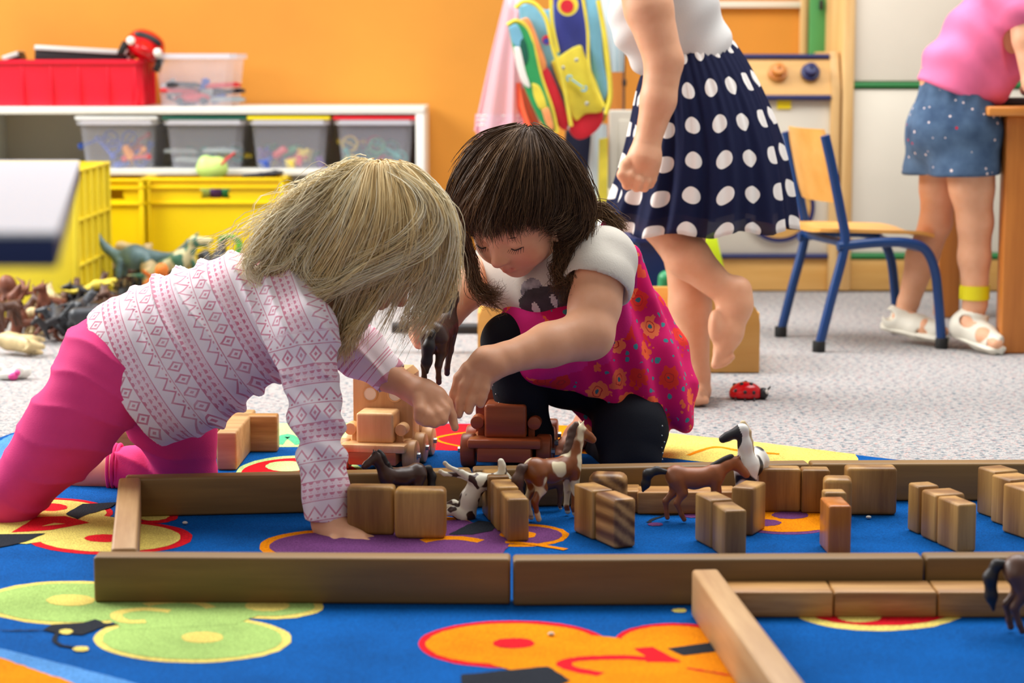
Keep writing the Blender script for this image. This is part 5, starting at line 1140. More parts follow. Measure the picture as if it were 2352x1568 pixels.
def skirt(name, m, sc, endt, amp):
    nu, nv = 220, 40; V = []; A = []
    w0 = Vector(P(1492, 152, 4.74)); w1 = Vector(P(1664, 76, 4.80)); cw = (w0 + w1) / 2; ax = (w1 - w0) / 2
    hl = Vector(P(1386, 528, 4.74)); h1 = Vector(P(1822, 518, 4.80)); hc = (hl + h1) / 2; hx = (h1 - hl) / 2
    for j in range(nv + 1):
        s = j / nv * endt; e = s ** .62; c = cw.lerp(hc, s); bx = ax.lerp(hx, e) * sc; by = Vector((0, (.085 + .135 * e) * sc, 0)); bulge = Vector((.022 * sin(s * pi), 0, 0))
        for i in range(nu):
            a = 2 * pi * i / nu; f = 1 + amp * s ** 1.0 * (.055 * sin(13 * a + 1.5 * sin(3 * a)) + .03 * sin(29 * a + 2)) + (1 - s) * amp * .02 * sin(46 * a)
            V.append(c + (bx * cos(a) + by * sin(a)) * f + bulge + Vector((0, 0, .006 * sin(9 * a) * s)))
            A.append((a * .175 / .0640 + .2, s * 5.25 + .35 + .04 * sin(13 * a), 0))
    V = np.array([tuple(v) for v in V]) - np.array(st.location); A = np.array(A); Q = []
    A = np.array(A)
    for j in range(nv):
        for i in range(nu): Q.append((j * nu + i, (j + 1) * nu + i, (j + 1) * nu + (i + 1) % nu, j * nu + (i + 1) % nu))
    o = mk(name, npmesh(name, V, np.array(Q), {'puv': A}), m, st); md = o.modifiers.new('thickness', 'SOLIDIFY'); md.thickness = .0012; return o
skirt('dotted_skirt', 'dots', 1.0, 1.0, 1.0); skirt('skirt_lining', 'navy_cloth', .93, .90, .6)

# ---------------------------------------------------------------- child in pink tee and denim shorts
rg = root('person', G(2235, 803), 'person in a pink t-shirt, denim shorts and white sandals leaning over the wooden table', 'person')
sd = SDF(); YG = 5.52
sd.chain([P(2180, 290, YG), P(2200, 170, YG), P(2290, 60, YG - .02), P(2330, 0, YG - .02)], [.085, .085, .085, .08], .03)
sd.chain([P(2330, -10, YG), P(2345, -80, YG - .02)], [.04, .036], .02); sd.ell(P(2385, -130, YG - .02), (.085, .08, .09), k=.02)
sd.chain([P(2345, 10, YG - .12), P(2358, 90, YG - .14), P(2375, 190, YG - .16), P(2420, 215, YG - .10)], [.038, .034, .028, .02], .012); sd.chain([P(2345, 10, YG + .1), P(2400, 120, YG + .12), P(2430, 200, YG + .1)], [.038, .034, .026], .012)
sd.chain([P(2165, 330, YG + .06), P(2155, 430, YG + .06), P(2150, 510, YG + .07), P(2118, 590, YG + .10), P(2088, 690, YG + .12)], [.07, .046, .040, .041, .028], .015)
sd.chain([P(2086, 695, YG + .13), P(2075, 728, YG + .12), P(2125, 752, YG + .06), P(2165, 762, YG + .03)], [.028, .026, .022, .016], .012)
sd.chain([P(2225, 330, YG - .04), P(2232, 430, YG - .04), P(2240, 510, YG - .03), P(2238, 590, YG - .02), P(2240, 690, YG - .02)], [.075, .055, .044, .040, .031], .015)
sd.chain([P(2240, 700, YG - .02), P(2228, 745, YG - .02), P(2262, 775, YG - .08), P(2288, 790, YG - .12)], [.030, .030, .024, .017], .012)
sobj('body', sd, 'skin', rg, .0036, 1)
sd = SDF(); sd.ell(P(2382, -140, YG - .02), (.10, .095, .105), k=.02); sd.chain([P(2330, -90, YG), P(2245, -30, YG - .02), P(2225, 4, YG - .02)], [.04, .02, .008], .02); sobj('hair', sd, 'hair_base_blonde', rg, .006, 1)
sd = SDF(); sd.chain([P(2196, 205, YG), P(2212, 165, YG), P(2270, 90, YG - .01), P(2330, 0, YG - .02)], [.098, .100, .106, .105], .03); sd.chain([P(2315, -10, YG - .09), P(2335, 28, YG - .12)], [.06, .052], .02); sd.ell(P(2290, 185, YG - .02), (.045, .07, .05), k=.04)
sd.half(P(2200, 222, YG), P(2205, 210, YG) - P(2240, 135, YG), .004); sd.cone(P(2354, 72, YG - .13) + Vector((0, 0, -.04)), P(2360, 150, YG - .13), .055, .055, .002, 'sub')
sobj('tee_shirt', sd, 'pink_tee', rg, .004, 1, disp=lambda V, N: .0042 * np.sin(V[:, 2] * 55 + V[:, 0] * 45 + 3 * tri_noise(V, 12, 3)))
sd = SDF(); sd.chain([P(2200, 215, YG), P(2185, 300, YG)], [.098, .108], .03); sd.chain([P(2225, 300, YG - .03), P(2216, 400, YG - .04), P(2214, 450, YG - .04)], [.088, .080, .076], .03); sd.chain([P(2160, 300, YG + .05), P(2134, 400, YG + .06), P(2130, 430, YG + .06)], [.088, .062, .058], .03)
sd.half(P(2170, 402, YG), P(2150, 500, YG) - P(2150, 400, YG), .004); sd.half(P(2200, 205, YG), P(2240, 135, YG) - P(2205, 210, YG), .004)
sobj('denim_shorts', sd, 'denim', rg, .004, 1, disp=lambda V, N: .0016 * np.sin(V[:, 0] * 170) * np.clip((V[:, 2] - P(0, 260, YG).z) / .03, 0, 1) + .0025 * tri_noise(V, 30, 5))
b = B(rg.location); c = P(2239, 672, YG - .02); b.loft([[(c.x + r * cos(a * pi / 16), c.y + r * sin(a * pi / 16), c.z + z) for a in range(32)] for r, z in ((.0335, .017), (.038, .019), (.0375, -.016), (.033, -.018))]); b.box(c + Vector((-.034, -.008, 0)), (.014, .012, .034), bev=.004); b.obj('ankle_band', 'yellow_band', rg)
M['sandal'] = mat('sandal_white', (226, 222, 206), .6, .04, 20); M['sandal_lining'] = mat('sandal_lining', (196, 140, 156), .7)
def sandal(name, foot, rs, holes, toe, tdir, ank, so):
    sd = SDF(); pts = [P(*q) for q in foot]; sd.chain(pts, [r + .0065 for r in rs], .012)
    for a, r in holes: c = P(*a); sd.cone(c + Vector((0, -.05, 0)), c + Vector((0, .05, .0)), r, r, .003, 'sub')
    sd.half(P(*toe), tdir, .003); c = P(*ank); sd.cone(c, c + Vector((0, 0, .12)), .036, .05, .003, 'sub')
    sobj('sandal_upper', sd, 'sandal', rg, .0030, 1)
    h, t = P(*so[0]), P(*so[1]); d = t - h; L = d.length; d.normalize(); sv = d.cross(Vector((0, 0, 1))).normalized(); n = sv.cross(d).normalized(); b = B(rg.location); rows = []
    for i in range(17):
        q = i / 16; w = (.027 + .009 * q) * min(1, math.sqrt(max(.03, 1 - (abs(q - .5) * 2) ** 5))); p = h + d * (L * q)
        rows.append([p + sv * (w * cos(a * pi / 8)) + n * (.010 * sin(a * pi / 8)) for a in range(16)])
    b.loft(rows, caps=True); b.obj('sandal_sole', 'sandal', rg)
sandal('a', ((2080, 712, YG + .13), (2058, 734, YG + .13), (2110, 752, YG + .08), (2155, 762, YG + .04)), [.028, .027, .026, .021], [((2040, 722, YG + .13), .013), ((2112, 764, YG + .07), .014)], (2160, 760, YG + .03), (1, -.5, -.2), (2084, 700, YG + .13), ((2024, 748, YG + .16), (2178, 780, YG + .01)))
sandal('b', ((2240, 722, YG - .02), (2214, 748, YG - .01), (2258, 774, YG - .06), (2288, 792, YG - .11)), [.030, .029, .028, .021], [((2212, 734, YG - .01), .015), ((2272, 786, YG - .08), .014)], (2296, 796, YG - .12), (1, -.6, -.3), (2244, 706, YG - .02), ((2186, 762, YG + .03), (2302, 806, YG - .13)))
# ================================================================ toy horses
def spotted(name, a, b_, thr, sc):
    t = NT(name); t.p.inputs['Roughness'].default_value = .38; n = t.noise(t.coord('Object'), sc, 1, .4)
    t.l(t.ramp(n, [(thr - .02, a), (thr + .02, b_)]), t.p.inputs['Base Color']); return t.m
M['h_pinto'] = spotted('pinto_coat', (232, 216, 176), (138, 74, 26), .47, 34)
M['h_foal'] = spotted('white_spotted_coat', (66, 40, 30), (236, 230, 208), .42, 48)
M['h_bw'] = spotted('black_white_coat', (24, 24, 28), (238, 236, 228), .40, 26)
M['h_dark'] = mat('dark_brown_coat', (70, 46, 36), .35, .12, 30); M['h_bay'] = mat('bay_coat', (146, 82, 42), .45, .15, 25); M['h_brown'] = mat('brown_coat', (92, 58, 40), .4, .15, 25)
M['h_mane'] = mat('black_mane', (34, 28, 28), .5, .1, 60); M['h_manebrown'] = mat('brown_mane', (84, 56, 40), .5, .15, 60); M['h_hoof'] = mat('pale_hoof', (216, 200, 170), .5); M['h_hair_l'] = mat('pale_mane', (220, 196, 150), .5)
def horse(loc, rot, sc, coat, mane, label, neck=None, walk=0.0, hoof='h_hoof', headm=None, tailup=0, turn=0):
    r = root('toy_horse', loc, label, 'toy horse', rot=rot if not isinstance(rot, Matrix) else None, group='toy horses'); r.scale = (sc,) * 3
    if isinstance(rot, Matrix): r.rotation_euler = rot.to_euler()
    nk = neck or [(.034, 0, .084), (.050, 0, .110), (.054, 0, .119), (.075, 0, .107), (.081, 0, .103)]
    sd = SDF(); sd.chain([(-.034, 0, .078), (-.005, 0, .074), (.026, 0, .078)], [.0185, .0170, .0175], .008); sd.ell((-.038, 0, .080), (.016, .015, .016), k=.008); sd.ell((.034, 0, .076), (.012, .014, .016), k=.008)
    sd.chain(nk[:3], [.0150, .0092, .0085], .008); sd.chain(nk[2:], [.0100, .0068, .0062], .004)
    h0, h1 = Vector(nk[2]), Vector(nk[3]); d = (h1 - h0).normalized(); sd.ell(h0 + d * .004 - Vector((0, 0, .002)), (.0090, .0072, .0100), k=.005)
    up = Vector((-d.z, 0, d.x)) if abs(d.x) > .01 else Vector((1, 0, 0)); up = up if up.z > 0 else -up
    for s in (-1, 1): sd.cone(h0 + up * .006 + Vector((-.002, s * .0042, 0)), h0 + up * .017 + Vector((-.003, s * .0052, 0)), .0030, .0010, .003)
    for s in (-1, 1):
        w = walk * s
        sd.chain([(.032, s * .0085, .072), (.034 + w * .008, s * .0088, .040), (.031 + w * .016, s * .0085, .015), (.034 + w * .018, s * .0085, .006)], [.0100, .0054, .0036, .0044], .004)
        sd.chain([(-.038, s * .0085, .074), (-.031 - w * .006, s * .0095, .052), (-.044 - w * .010, s * .009, .034), (-.039 - w * .014, s * .009, .014), (-.036 - w * .016, s * .009, .006)], [.0135, .0085, .0050, .0036, .0044], .004)
    body = sobj('body', sd, [coat, hoof, headm or coat], r, .0016, 1, off=(0, 0, 0), mi=lambda Cc: np.where(Cc[:, 2] < .0085, 1, np.where((np.linalg.norm(Cc - np.array(nk[3]), axis=1) < .024) & (Cc[:, 2] > .05), 2, 0)))
    for s in (-1, 1): b = B(); b.ell(h0 + d * .0075 + up * .002 + Vector((0, s * .0074, 0)), (.0015, .0010, .0012), u=8, v=6); b.obj('eye', 'dark', body)
    sd = SDF(); n0, n1, n2 = [Vector(q) for q in nk[:3]]; bk = Vector((-.010, 0, .004))
    for i in range(9):
        p = (n0.lerp(n1, i / 5) if i <= 5 else n1.lerp(n2, (i - 5) / 3)) + bk * (1 - i * .02) ; s = 1 if i % 2 else .4
        sd.chain([p + Vector((.003, 0, .006)), p + Vector((-.001, .006 * s, .000)), p + Vector((-.002, .0095 * s, -.010))], [.0048, .0042, .0015], .004)
    sd.chain([h0 + up * .010, h0 + up * .008 + d * .008], [.0035, .0015], .003)
    sobj('mane', sd, mane, r, .0016, 0, off=(0, 0, 0))
    sd = SDF(); k = tailup
    sd.chain([(-.052, 0, .086), (-.062 - k * .006, 0, .084 + k * .004), (-.069 - k * .012, 0, .068 + k * .012), (-.067 - k * .016, .002, .045 + k * .016), (-.064 - k * .022, .001, .028 + k * .02)], [.0045, .0062, .0080, .0072, .0022], .006)
    sobj('tail', sd, mane, r, .0016, 0, off=(0, 0, 0)); return r
horse(G(922, 1180, RZ), (0, 0, R(212)), .82, 'h_dark', 'h_mane', 'dark brown toy horse half hidden behind the two square blocks')
Mx = Matrix(((.33, .20, .92), (.0, .98, -.21), (.94, -.07, -.32)))
Mx = Mx.to_3x3(); x = Vector((.36, -.05, .93)).normalized(); z = Vector((.93, .10, -.36)); z = (z - x * z.dot(x)).normalized(); y = z.cross(x)
Rm = Matrix((x, y, z)).transposed(); sc = .86
horse(P(1083, 1140, 3.40) - Rm @ Vector((0, 0, .076)) * sc, Rm, sc, 'h_foal', 'h_foal', 'white and brown spotted toy foal tipped over against the thin block', walk=.6, tailup=0)
horse(G(1272, 1192, RZ), (0, 0, R(38)), 1.06, 'h_pinto', 'h_manebrown', 'brown and white pinto toy horse standing with its head high', neck=[(.034, 0, .086), (.044, 0, .114), (.048, 0, .130), (.068, 0, .118), (.075, 0, .113)])
horse(G(1258, 1172, RZ), (0, 0, R(8)), .60, 'h_brown', 'h_mane', 'small toy foal with white feet standing behind the pinto horse')
horse(G(1600, 1197, RZ), (0, 0, R(6)), .93, 'h_bay', 'h_mane', 'bay brown toy horse walking with lowered head and black mane', neck=[(.032, 0, .084), (.052, 0, .096), (.064, 0, .101), (.080, 0, .084), (.085, 0, .079)], walk=.8, tailup=1.3, hoof='h_bay')
horse(G(1722, 1180, RZ), (0, 0, R(252)), 1.06, 'h_bw', 'h_hair_l', 'black and white toy horse with a black head behind the small upright block', neck=[(.030, 0, .084), (.034, -.002, .112), (.035, -.006, .134), (.040, -.027, .124), (.041, -.034, .120)], headm='dark')
horse(G(2405, 1458, RZ), (0, 0, R(-10)), 1.05, 'h_brown', 'h_mane', 'brown toy horse at the bottom right edge, only its rear end in the frame', hoof='h_brown', walk=.4)
horse(P(1004, 874, 3.64), (R(6), R(-6), R(78)), 1.16, 'h_dark', 'h_mane', 'dark brown toy horse dangling from the hand of the brown-haired child', walk=.5, hoof='h_dark')

# ================================================================ pile of toy animals
M['p_black'] = mat('toy_black', (34, 32, 36), .4, .2, 40); M['p_brown'] = mat('toy_brown', (84, 52, 36), .5, .2, 40); M['p_tan'] = mat('toy_tan', (200, 178, 130), .5, .15, 40); M['p_grey'] = mat('toy_grey', (52, 56, 62), .45, .15, 40)
M['p_teal'] = mat('toy_slate', (96, 126, 132), .45, .15, 30); M['p_green'] = mat('toy_leaf', (90, 160, 60), .45, .25, 50); M['p_orange'] = mat('toy_amber', (226, 120, 40), .5, .2, 40); M['p_yellow'] = mat('toy_mustard', (226, 196, 70), .5, .2, 40)
M['p_dino'] = spotted('green_cream_hide', (70, 120, 96), (216, 208, 160), .48, 30); M['p_red'] = mat('toy_rust', (118, 66, 46), .5, .2, 40)
def quad_sdf(L=.05, hgt=.04, neck=(.02, .02), horn=False, tail=.03, fat=1.0):
    sd = SDF(); sd.chain([(-L / 2, 0, hgt), (L / 2, 0, hgt)], [.015 * fat, .016 * fat], .01); hx, hz = L / 2 + neck[0], hgt + neck[1]
    sd.chain([(L / 2, 0, hgt + .004), (hx, 0, hz)], [.011, .008], .008); sd.cone((hx, 0, hz), (hx + .018, 0, hz - .006), .0085, .0055, .004)
    for sx in (-1, 1):
        for s in (-1, 1): sd.chain([(sx * L / 2, s * .010, hgt - .006), (sx * L / 2 + .002, s * .011, hgt * .45), (sx * L / 2, s * .011, .004)], [.0075, .005, .0048], .004)
    for s in (-1, 1): sd.cone((hx - .002, s * .005, hz + .006), (hx - .006, s * (.014 if horn else .009), hz + (.022 if horn else .014)), .003, .001, .002)
    sd.chain([(-L / 2 - .012, 0, hgt + .006), (-L / 2 - .012 - tail * .6, 0, hgt - .002), (-L / 2 - .012 - tail, 0, hgt - .018)], [.005, .003, .001], .004); return sd
def dino_sdf():
    sd = SDF(); sd.chain([(-.06, 0, .05), (0, 0, .055), (.05, 0, .055)], [.020, .034, .020], .02); sd.chain([(.05, 0, .058), (.085, 0, .085), (.11, 0, .125), (.128, 0, .128)], [.018, .012, .008, .008], .01)
    sd.chain([(-.06, 0, .05), (-.12, 0, .05), (-.17, 0, .09), (-.20, 0, .115)], [.018, .011, .007, .003], .01)
    for sx in (-1, 1):
        for s in (-1, 1): sd.chain([(sx * .04, s * .022, .045), (sx * .045, s * .028, .02), (sx * .047, s * .028, .006)], [.014, .010, .010], .006)
    return sd
def trex_sdf():
    sd = SDF(); sd.chain([(-.04, 0, .07), (.0, 0, .08), (.03, 0, .10)], [.016, .022, .014], .015); sd.chain([(.03, 0, .10), (.045, 0, .125), (.085, 0, .12)], [.012, .013, .007], .008); sd.cone((.05, 0, .115), (.08, 0, .105), .006, .004, .003)
    sd.chain([(-.04, 0, .07), (-.09, 0, .05), (-.14, 0, .06)], [.014, .008, .002], .01)
    for s in (-1, 1): sd.chain([(-.01, s * .014, .065), (.008, s * .018, .035), (-.008, s * .018, .012), (.010, s * .018, .004)], [.013, .008, .005, .005], .005); sd.chain([(.03, s * .012, .09), (.045, s * .014, .075)], [.004, .002], .003)
    return sd
def octo_sdf():
    sd = SDF(); sd.ell((0, 0, .04), (.018, .018, .022), k=.01)
    for i in range(8):
        a = i * pi / 4; sd.chain([(.01 * cos(a), .01 * sin(a), .025), (.03 * cos(a), .03 * sin(a), .012), (.045 * cos(a + .3), .045 * sin(a + .3), .006 + .02 * (i % 2)), (.05 * cos(a + .6), .05 * sin(a + .6), .02 + .02 * (i % 2))], [.008, .005, .004, .002], .005)
    return sd
def lizard_sdf():
    sd = SDF(); sd.chain([(-.03, 0, .010), (0, .004, .012), (.03, 0, .011), (.046, -.004, .012)], [.007, .012, .008, .007], .006); sd.chain([(-.03, 0, .010), (-.06, .012, .010), (-.085, 0, .022), (-.095, -.01, .045)], [.007, .005, .003, .0015], .005)
    for sx in (-1, 1):
        for s in (-1, 1): sd.chain([(sx * .022, s * .006, .010), (sx * .03, s * .024, .012), (sx * .036, s * .030, .003)], [.004, .003, .003], .003)
    return sd
protos = {}
def proto(kind, sdf, m):
    key = (kind, m)
    if key not in protos:
        if kind not in protos: V, Q = sdf.mesh(.0030, 1); protos[kind] = npmesh(kind, V - V.mean(0) * np.array((1, 1, 0)), Q)
        me = protos[kind].copy(); me.materials.append(M[m]); protos[key] = me
    return protos[key]
KS = {'toy_cow': quad_sdf(.05, .040, (.018, .012), True), 'toy_bear': quad_sdf(.04, .030, (.014, .006), False, .004, 1.25), 'toy_dog': quad_sdf(.036, .034, (.014, .020), False, .03, .75), 'toy_deer': quad_sdf(.040, .048, (.012, .030), True, .008, .72),
      'toy_sauropod': dino_sdf(), 'toy_tyrannosaur': trex_sdf(), 'toy_octopus': octo_sdf(), 'toy_lizard': lizard_sdf()}
def animal(kind, m, loc, rot, sc, label, group=None):
    o = bpy.data.objects.new(kind, proto(kind, KS[kind], m)); C.objects.link(o); o.location = loc; o.rotation_euler = rot; o.scale = (sc,) * 3; return tag(o, label, 'toy animal', group)
# the ones that can be told apart
animal('toy_sauropod', 'p_teal', P(322, 650, 6.45), (0, R(4), R(172)), 1.0, 'slate blue long-necked dinosaur toy on top of the pile by the yellow crate').location.z = P(322, 632, 6.45).z
animal('toy_tyrannosaur', 'p_dino', P(420, 640, 6.4), (R(18), R(-8), R(8)), 1.15, 'green and cream dinosaur toy sprawled before the large yellow crate').location.z = P(420, 662, 6.4).z
animal('toy_sauropod', 'p_dino', P(520, 640, 6.5), (R(-15), R(6), R(200)), .95, 'cream dinosaur toy lying in front of the large yellow crate').location.z = P(520, 660, 6.5).z
sd = SDF(); sd.chain([Vector(q) for q in crom([tuple(P(*q)) for q in ((490, 640, 6.4), (520, 610, 6.4), (545, 585, 6.4), (550, 560, 6.4), (535, 544, 6.4), (512, 545, 6.4), (499, 560, 6.4))], 4)], [.016 - i * .0006 for i in range(25)], .005); tag(sobj('toy_snake', sd, 'p_green', None, .003), 'bright green toy with a curled tail standing against the yellow crate', 'toy animal')
animal('toy_octopus', 'p_orange', P(366, 655, 6.2), (.3, .1, .4), 1.1, 'orange spiky toy in the middle of the dinosaur pile')
animal('toy_lizard', 'p_yellow', P(215, 676, 6.0), (0, R(-14), R(20)), 1.1, 'yellow lizard toy lying on the black animals').location.z += .01
animal('toy_octopus', 'p_red', P(34, 696, 5.9), (.2, -.3, 0), 1.35, 'rust brown octopus toy by the pale yellow crate')
animal('toy_cow', 'p_tan', G(78, 792, .02), (R(78), R(4), R(-28)), 1.45, 'large cream toy cow lying on its side at the front of the pile')
animal('toy_tyrannosaur', 'p_red', P(100, 760, 5.75), (0, R(-62), R(10)), .9, 'rust brown dinosaur toy standing upright in the pile')
c = G(20, 860, .012)
sd = SDF(); sd.ell(c, (.030, .02, .012), k=.01); sd.ell(c + Vector((.022, 0, .012)), (.013, .012, .012), k=.008); sd.ell(c + Vector((-.02, 0, .014)), (.012, .012, .012), k=.006); tag(sobj('toy_dog', sd, 'white', None, .003), 'small white toy dog with pink patches on the carpet at the left edge', 'toy animal')
c = G(50, 858, .012); sd = SDF(); sd.ell(c, (.020, .014, .012), k=.01); sd.ell(c + Vector((.014, 0, .008)), (.010, .010, .010), k=.008); tag(sobj('toy_pony', sd, 'white', None, .003), 'tiny white toy pony beside the pink one at the left edge', 'toy animal')
c = G(30, 864, .010); b = B(); b.ell(c, (.012, .010, .009)); b.ell(c + Vector((.01, .0, .008)), (.007, .007, .007)); tag(b.obj('toy_pony', 'tpink'), 'tiny magenta toy between two white ones at the left edge', 'toy animal')
rr = random.Random(5); names = {'p_black': 'black', 'p_brown': 'brown', 'p_tan': 'cream', 'p_grey': 'dark grey', 'p_red': 'rust brown'}
def heap(n, ureg, vreg, hmax, cols, where, kinds):
    for i in range(n):
        u = rr.uniform(*ureg); v = rr.uniform(*vreg); m = rr.choice(cols); k = rr.choice(kinds); g = G(u, v); edge = min(1, min(u - ureg[0], ureg[1] - u) / 60 + .3)
        z = rr.random() * hmax * edge
        o = animal(k, m, (g.x, g.y, .008 + z), (rr.uniform(-.9, .9), rr.uniform(-.4, .4), rr.uniform(0, 6.28)), rr.uniform(.85, 1.25), '%s toy animal jumbled %s' % (names[m], where), '%s toy animals %s' % (names[m], where))
heap(34, (90, 300), (735, 790), .05, ['p_black', 'p_black', 'p_black', 'p_grey', 'p_brown'], 'in the dark pile on the carpet', ['toy_cow', 'toy_bear', 'toy_dog', 'toy_deer'])
heap(24, (-20, 150), (720, 790), .045, ['p_brown', 'p_tan', 'p_black', 'p_red', 'p_brown'], 'in the left part of the pile', ['toy_cow', 'toy_deer', 'toy_dog', 'toy_octopus'])
heap(30, (250, 560), (672, 716), .08, ['p_tan', 'p_grey', 'p_brown', 'p_tan'], 'under the dinosaurs before the crates', ['toy_cow', 'toy_bear', 'toy_lizard', 'toy_deer', 'toy_tyrannosaur'])
animal('toy_bear', 'p_grey', G(200, 752, .055), (.2, 0, .3), 1.1, 'big dark grey toy bear on top of the black animals')
animal('toy_cow', 'p_black', G(240, 742, .045), (.4, .2, 2.9), 1.1, 'big black toy bull with a pale back on top of the pile')

# ================================================================ backpack, tulle dress and cloths hanging at the wall
YP = 6.25
bp = root('backpack', P(1280, 330, YP), 'colourful child\'s backpack in light blue, yellow, navy and red hanging on the wall', 'backpack')
for k, c in dict(bp_sky=(116, 178, 204), bp_yel=(222, 206, 66), bp_navy=(52, 62, 150), bp_red=(206, 30, 48), bp_org=(246, 158, 96), bp_grn=(40, 150, 84), bp_olive=(150, 146, 30), bp_dk=(26, 30, 60)).items(): M[k] = mat(k, c, .8, .08, 14, .2, 200)
def pad(name, poly, Y, d, m, parent=bp, puff=.006, n=3):
    pts = [P(u, v, Y) for u, v in crom(list(poly) + [poly[0]], 4)[:-1]]; c = sum(pts, Vector()) / len(pts); b = B(parent.location if parent else (0, 0, 0))
    rings = [[c + (p - c) * f + Vector((0, yy, 0)) for p in pts] for f, yy in ((.97, d), (1, d * .8), (1, d * .25), (.96, 0), (.80, -puff * .6), (.4, -puff), (.02, -puff * 1.05))]
    b.loft(rings, caps=True); return b.obj(name, m, parent)
pad('main_compartment', [(1190, 12), (1225, 2), (1258, 22), (1300, -20), (1350, -20), (1365, 120), (1392, 250), (1370, 300), (1330, 318), (1290, 270), (1240, 160), (1200, 70)], YP, .13, 'bp_sky')
pad('front_panel', [(1270, -30), (1334, -30), (1346, 60), (1352, 140), (1300, 150), (1276, 70)], YP - .012, .02, 'bp_navy')
pd = pad('bottom_panel', [(1305, 270), (1350, 250), (1382, 240), (1386, 275), (1368, 303), (1335, 321), (1312, 308)], YP - .02, .10, 'bp_red')
pk_ = pad('front_pocket', [(1266, 142), (1328, 104), (1345, 130), (1388, 246), (1345, 262), (1322, 277), (1304, 240), (1280, 185)], YP - .035, .03, 'bp_yel')
pad('pocket_flap', [(1266, 138), (1326, 103), (1336, 128), (1345, 140), (1285, 165)], YP - .045, .012, 'bp_yel', pk_)
for u, v in ((1293, 156), (1324, 138), (1348, 238)): b = B(bp.location); b.ell(P(u, v, YP - .053), (.006, .003, .006)); b.obj('snap_button', 'metal', pk_)
pad('wrench_patch', [(1318, 180), (1335, 172), (1341, 195), (1332, 216), (1318, 208), (1312, 192)], YP - .048, .004, 'chair_blue', pk_, .001)
b = B(bp.location); b.tube([P(1312, 182, YP - .053), P(1338, 200, YP - .053)], .006, 8, flat=(.4, 1)); 
for u, v, a0 in ((1308, 180, 1.8), (1341, 203, -1.2)): b.tube([P(u + 6 * cos(a0 + t * .5), v + 6 * sin(a0 + t * .5), YP - .053) for t in range(9)], .0028, 6)
b.obj('wrench_emblem', 'bp_sky', pk_)
pad('side_compartment', [(1167, 60), (1185, 50), (1208, 62), (1226, 100), (1240, 170), (1262, 240), (1274, 300), (1245, 285), (1208, 210), (1182, 130)], YP - .06, .05, 'bp_grn')
pad('picture_sky', [(1168, 62), (1188, 56), (1202, 90), (1196, 108), (1178, 100)], YP - .068, .004, 'bp_sky', bp, .001)
pad('picture_cloud', [(1180, 108), (1196, 110), (1206, 160), (1218, 200), (1200, 190), (1186, 150)], YP - .068, .004, 'white', bp, .001)
pad('picture_path', [(1222, 190), (1240, 200), (1256, 245), (1240, 250), (1226, 220)], YP - .068, .004, 'bp_yel', bp, .001)
pad('picture_bush', [(1190, 78), (1206, 92), (1214, 130), (1206, 150), (1196, 120)], YP - .068, .004, 'lid_green', bp, .001)
pad('picture_ground', [(1244, 252), (1260, 248), (1272, 296), (1256, 288)], YP - .068, .004, 'bp_org', bp, .001)
pad('orange_gusset', [(1196, 44), (1216, 44), (1240, 100), (1256, 152), (1240, 166), (1226, 100), (1212, 64)], YP - .04, .04, 'bp_org')
pad('red_gusset', [(1236, 168), (1258, 156), (1286, 215), (1304, 272), (1300, 300), (1276, 280), (1254, 220)], YP - .04, .04, 'bp_red')
for pts, r_ in (([(1184, 18), (1205, 4), (1232, 12), (1256, 48), (1270, 110), (1292, 180), (1312, 290)], .008), ([(1266, -20), (1268, 50), (1282, 120)], .007), ([(1338, -10), (1350, 70), (1352, 140), (1362, 190), (1388, 245)], .006), ([(1165, 58), (1186, 48), (1210, 64), (1226, 110), (1244, 180), (1268, 250), (1280, 305)], .008), ([(1374, 0), (1390, 90), (1402, 210), (1392, 262)], .009)):
    b = B(bp.location); b.tube(crom([tuple(P(u, v, YP - .055)) for u, v in pts], 5), r_ * .75, 8); b.obj('piping', 'bp_yel', bp)
for u, v, r1, c1, c2 in ((1304, 12, .030, 'bp_yel', 'bp_red'), (1256, 92, .014, 'bp_red', 'bp_navy')):
    b = B(bp.location); c = P(u, v, YP - .050); b.cyl(c, c + Vector((0, -.004, 0)), r1, seg=28); o = b.obj('badge', c1, bp)
    b = B(bp.location); b.cyl(c + Vector((-.002, -.004, -.003)), c + Vector((-.002, -.006, -.003)), r1 * .62, seg=24); b.obj('badge_centre', c2, o)
pad('shoulder_strap', [(1342, -30), (1376, -30), (1384, 120), (1396, 205), (1380, 232), (1362, 160), (1350, 60)], YP - .01, .02, 'bp_sky')
pad('olive_side', [(1378, 60), (1392, 110), (1402, 215), (1388, 280), (1376, 240), (1382, 150)], YP + .01, .06, 'bp_olive')
def cloth(name, l, r_, v0, v1, Y, amp, m, label, cat, nf=9, parent=None):
    nu, nv = 90, 24; rows = []
    for j in range(nv + 1):
        s = j / nv; v = v0 + (v1 - v0) * s; a = P(np.interp(s, [0, .5, 1], l), v, Y); c = P(np.interp(s, [0, .5, 1], r_), v, Y); row = []
        for i in range(nu):
            t = 2 * pi * i / nu; x = (1 - cos(t)) / 2; p = a.lerp(c, x); p.y += (.05 + .05 * s) * -sin(t) + amp * (.3 + s) * sin(t * nf + 2 * sin(3 * t)); row.append(p)
        rows.append(row)
    b = B(parent.location if parent else (0, 0, 0)); b.loft(rows); o = b.obj(name, m, parent)
    return tag(o, label, cat) if label else o
t = NT('pink_tulle'); t.p.inputs['Base Color'].default_value = lin((244, 196, 212)); t.p.inputs['Roughness'].default_value = .8; tr = t.n('ShaderNodeBsdfTransparent'); mx = t.n('ShaderNodeMixShader'); mx.inputs[0].default_value = .55
t.l(tr.outputs[0], mx.inputs[1]); t.l(t.p.outputs[0], mx.inputs[2]); t.l(mx.outputs[0], t.out.inputs[0]); M['tulle'] = t.m
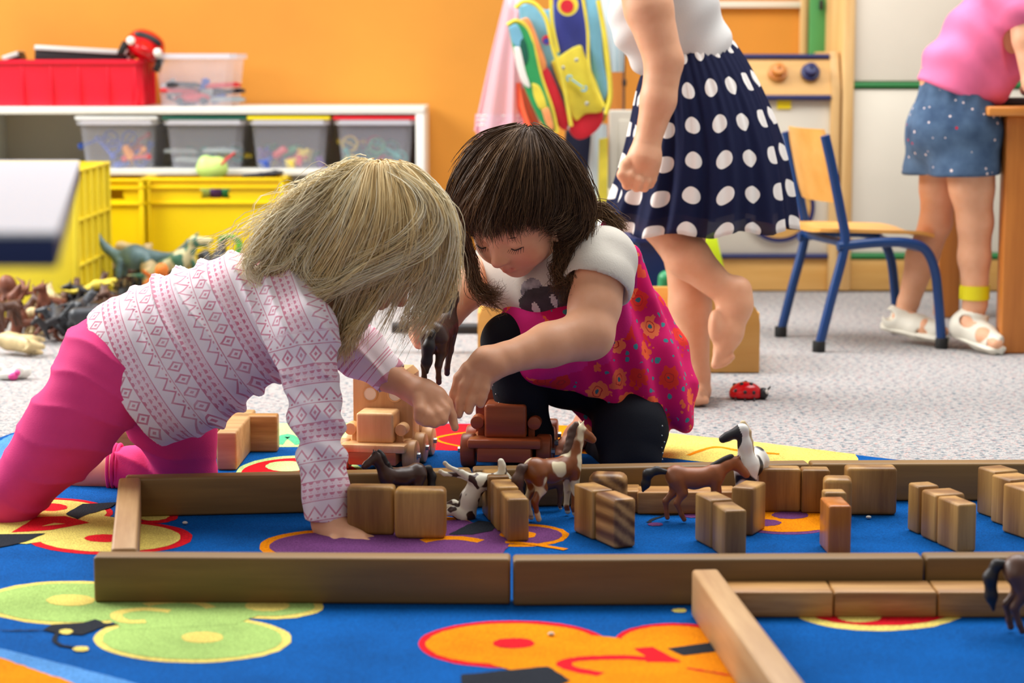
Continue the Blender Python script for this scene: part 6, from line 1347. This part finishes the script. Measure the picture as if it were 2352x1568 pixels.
td = root('tulle_dress', P(1150, 310, 6.45), 'sheer pale pink tulle dress hanging on the orange wall beside the backpack', 'dress')
cloth('tulle_skirt', [1160, 1122, 1088], [1215, 1222, 1240], -10, 300, 6.45, .012, 'tulle', None, None, 11, td)
cloth('hem_frill', [1092, 1090, 1096], [1240, 1240, 1236], 262, 318, 6.44, .016, 'tulle', None, None, 13, td)
for v in (266, 276, 287): b = B(td.location); b.tube([P(u, v, 6.37) for u in range(1096, 1200, 12)], .0026, 6, flat=(1, .5)); b.obj('ribbon', 'white', td)
pad('bodice', [(1168, -40), (1210, -40), (1205, 20), (1170, 20)], 6.45, .04, 'white', td)
cloth('orange_cloth', [1182, 1186, 1205], [1205, 1225, 1245], 190, 300, 6.42, .006, mat('coral_cloth', (240, 92, 48), .8), 'coral orange cloth hanging behind the backpack', 'cloth', 5)
M['palegrey'] = mat('pale_grey_cloth', (196, 210, 214), .85)
cloth('white_cloth', [1376, 1385, 1392], [1420, 1436, 1432], -20, 165, 6.5, .010, 'palegrey', 'pale grey-blue frilled cloth hanging right of the backpack', 'cloth', 6)
cloth('grey_bag', [1360, 1345, 1340], [1395, 1398, 1392], 285, 640, 6.5, .008, 'palegrey', 'pale grey bag with a yellow stripe hanging below the backpack', 'bag', 3)
b = B(); b.prism([P(1376, 320, 6.40), P(1396, 316, 6.40), P(1396, 560, 6.40), P(1372, 560, 6.40)], (0, .01, 0)); o = b.obj('yellow_strap', 'bp_yel'); tag(o, 'yellow strap over the pale grey bag', 'strap')
pad('dark_bag', [(1300, 300), (1370, 300), (1380, 420), (1340, 520), (1290, 480)], 6.55, .08, 'bp_dk', None); tag(bpy.context.scene.objects[-1] if False else [o for o in C.objects if o.name == 'dark_bag'][0], 'dark navy bag hanging under the backpack', 'bag')
# crumbs of paper on the rug
for i, (u, v) in enumerate(((1266, 1459), (1995, 1190), (425, 1203))):
    b = B(); b.ell((0, 0, .002), (.0045, .0035, .0025), u=8, v=6); o = b.obj('paper_scrap', 'cream_tee'); o.location = G(u, v, .0095); tag(o, ('tiny white scrap lying on the orange butterfly of the rug', 'tiny white scrap on the blue rug among the right blocks', 'tiny white scrap on the blue rug near the left end of the enclosure')[i], 'scrap')
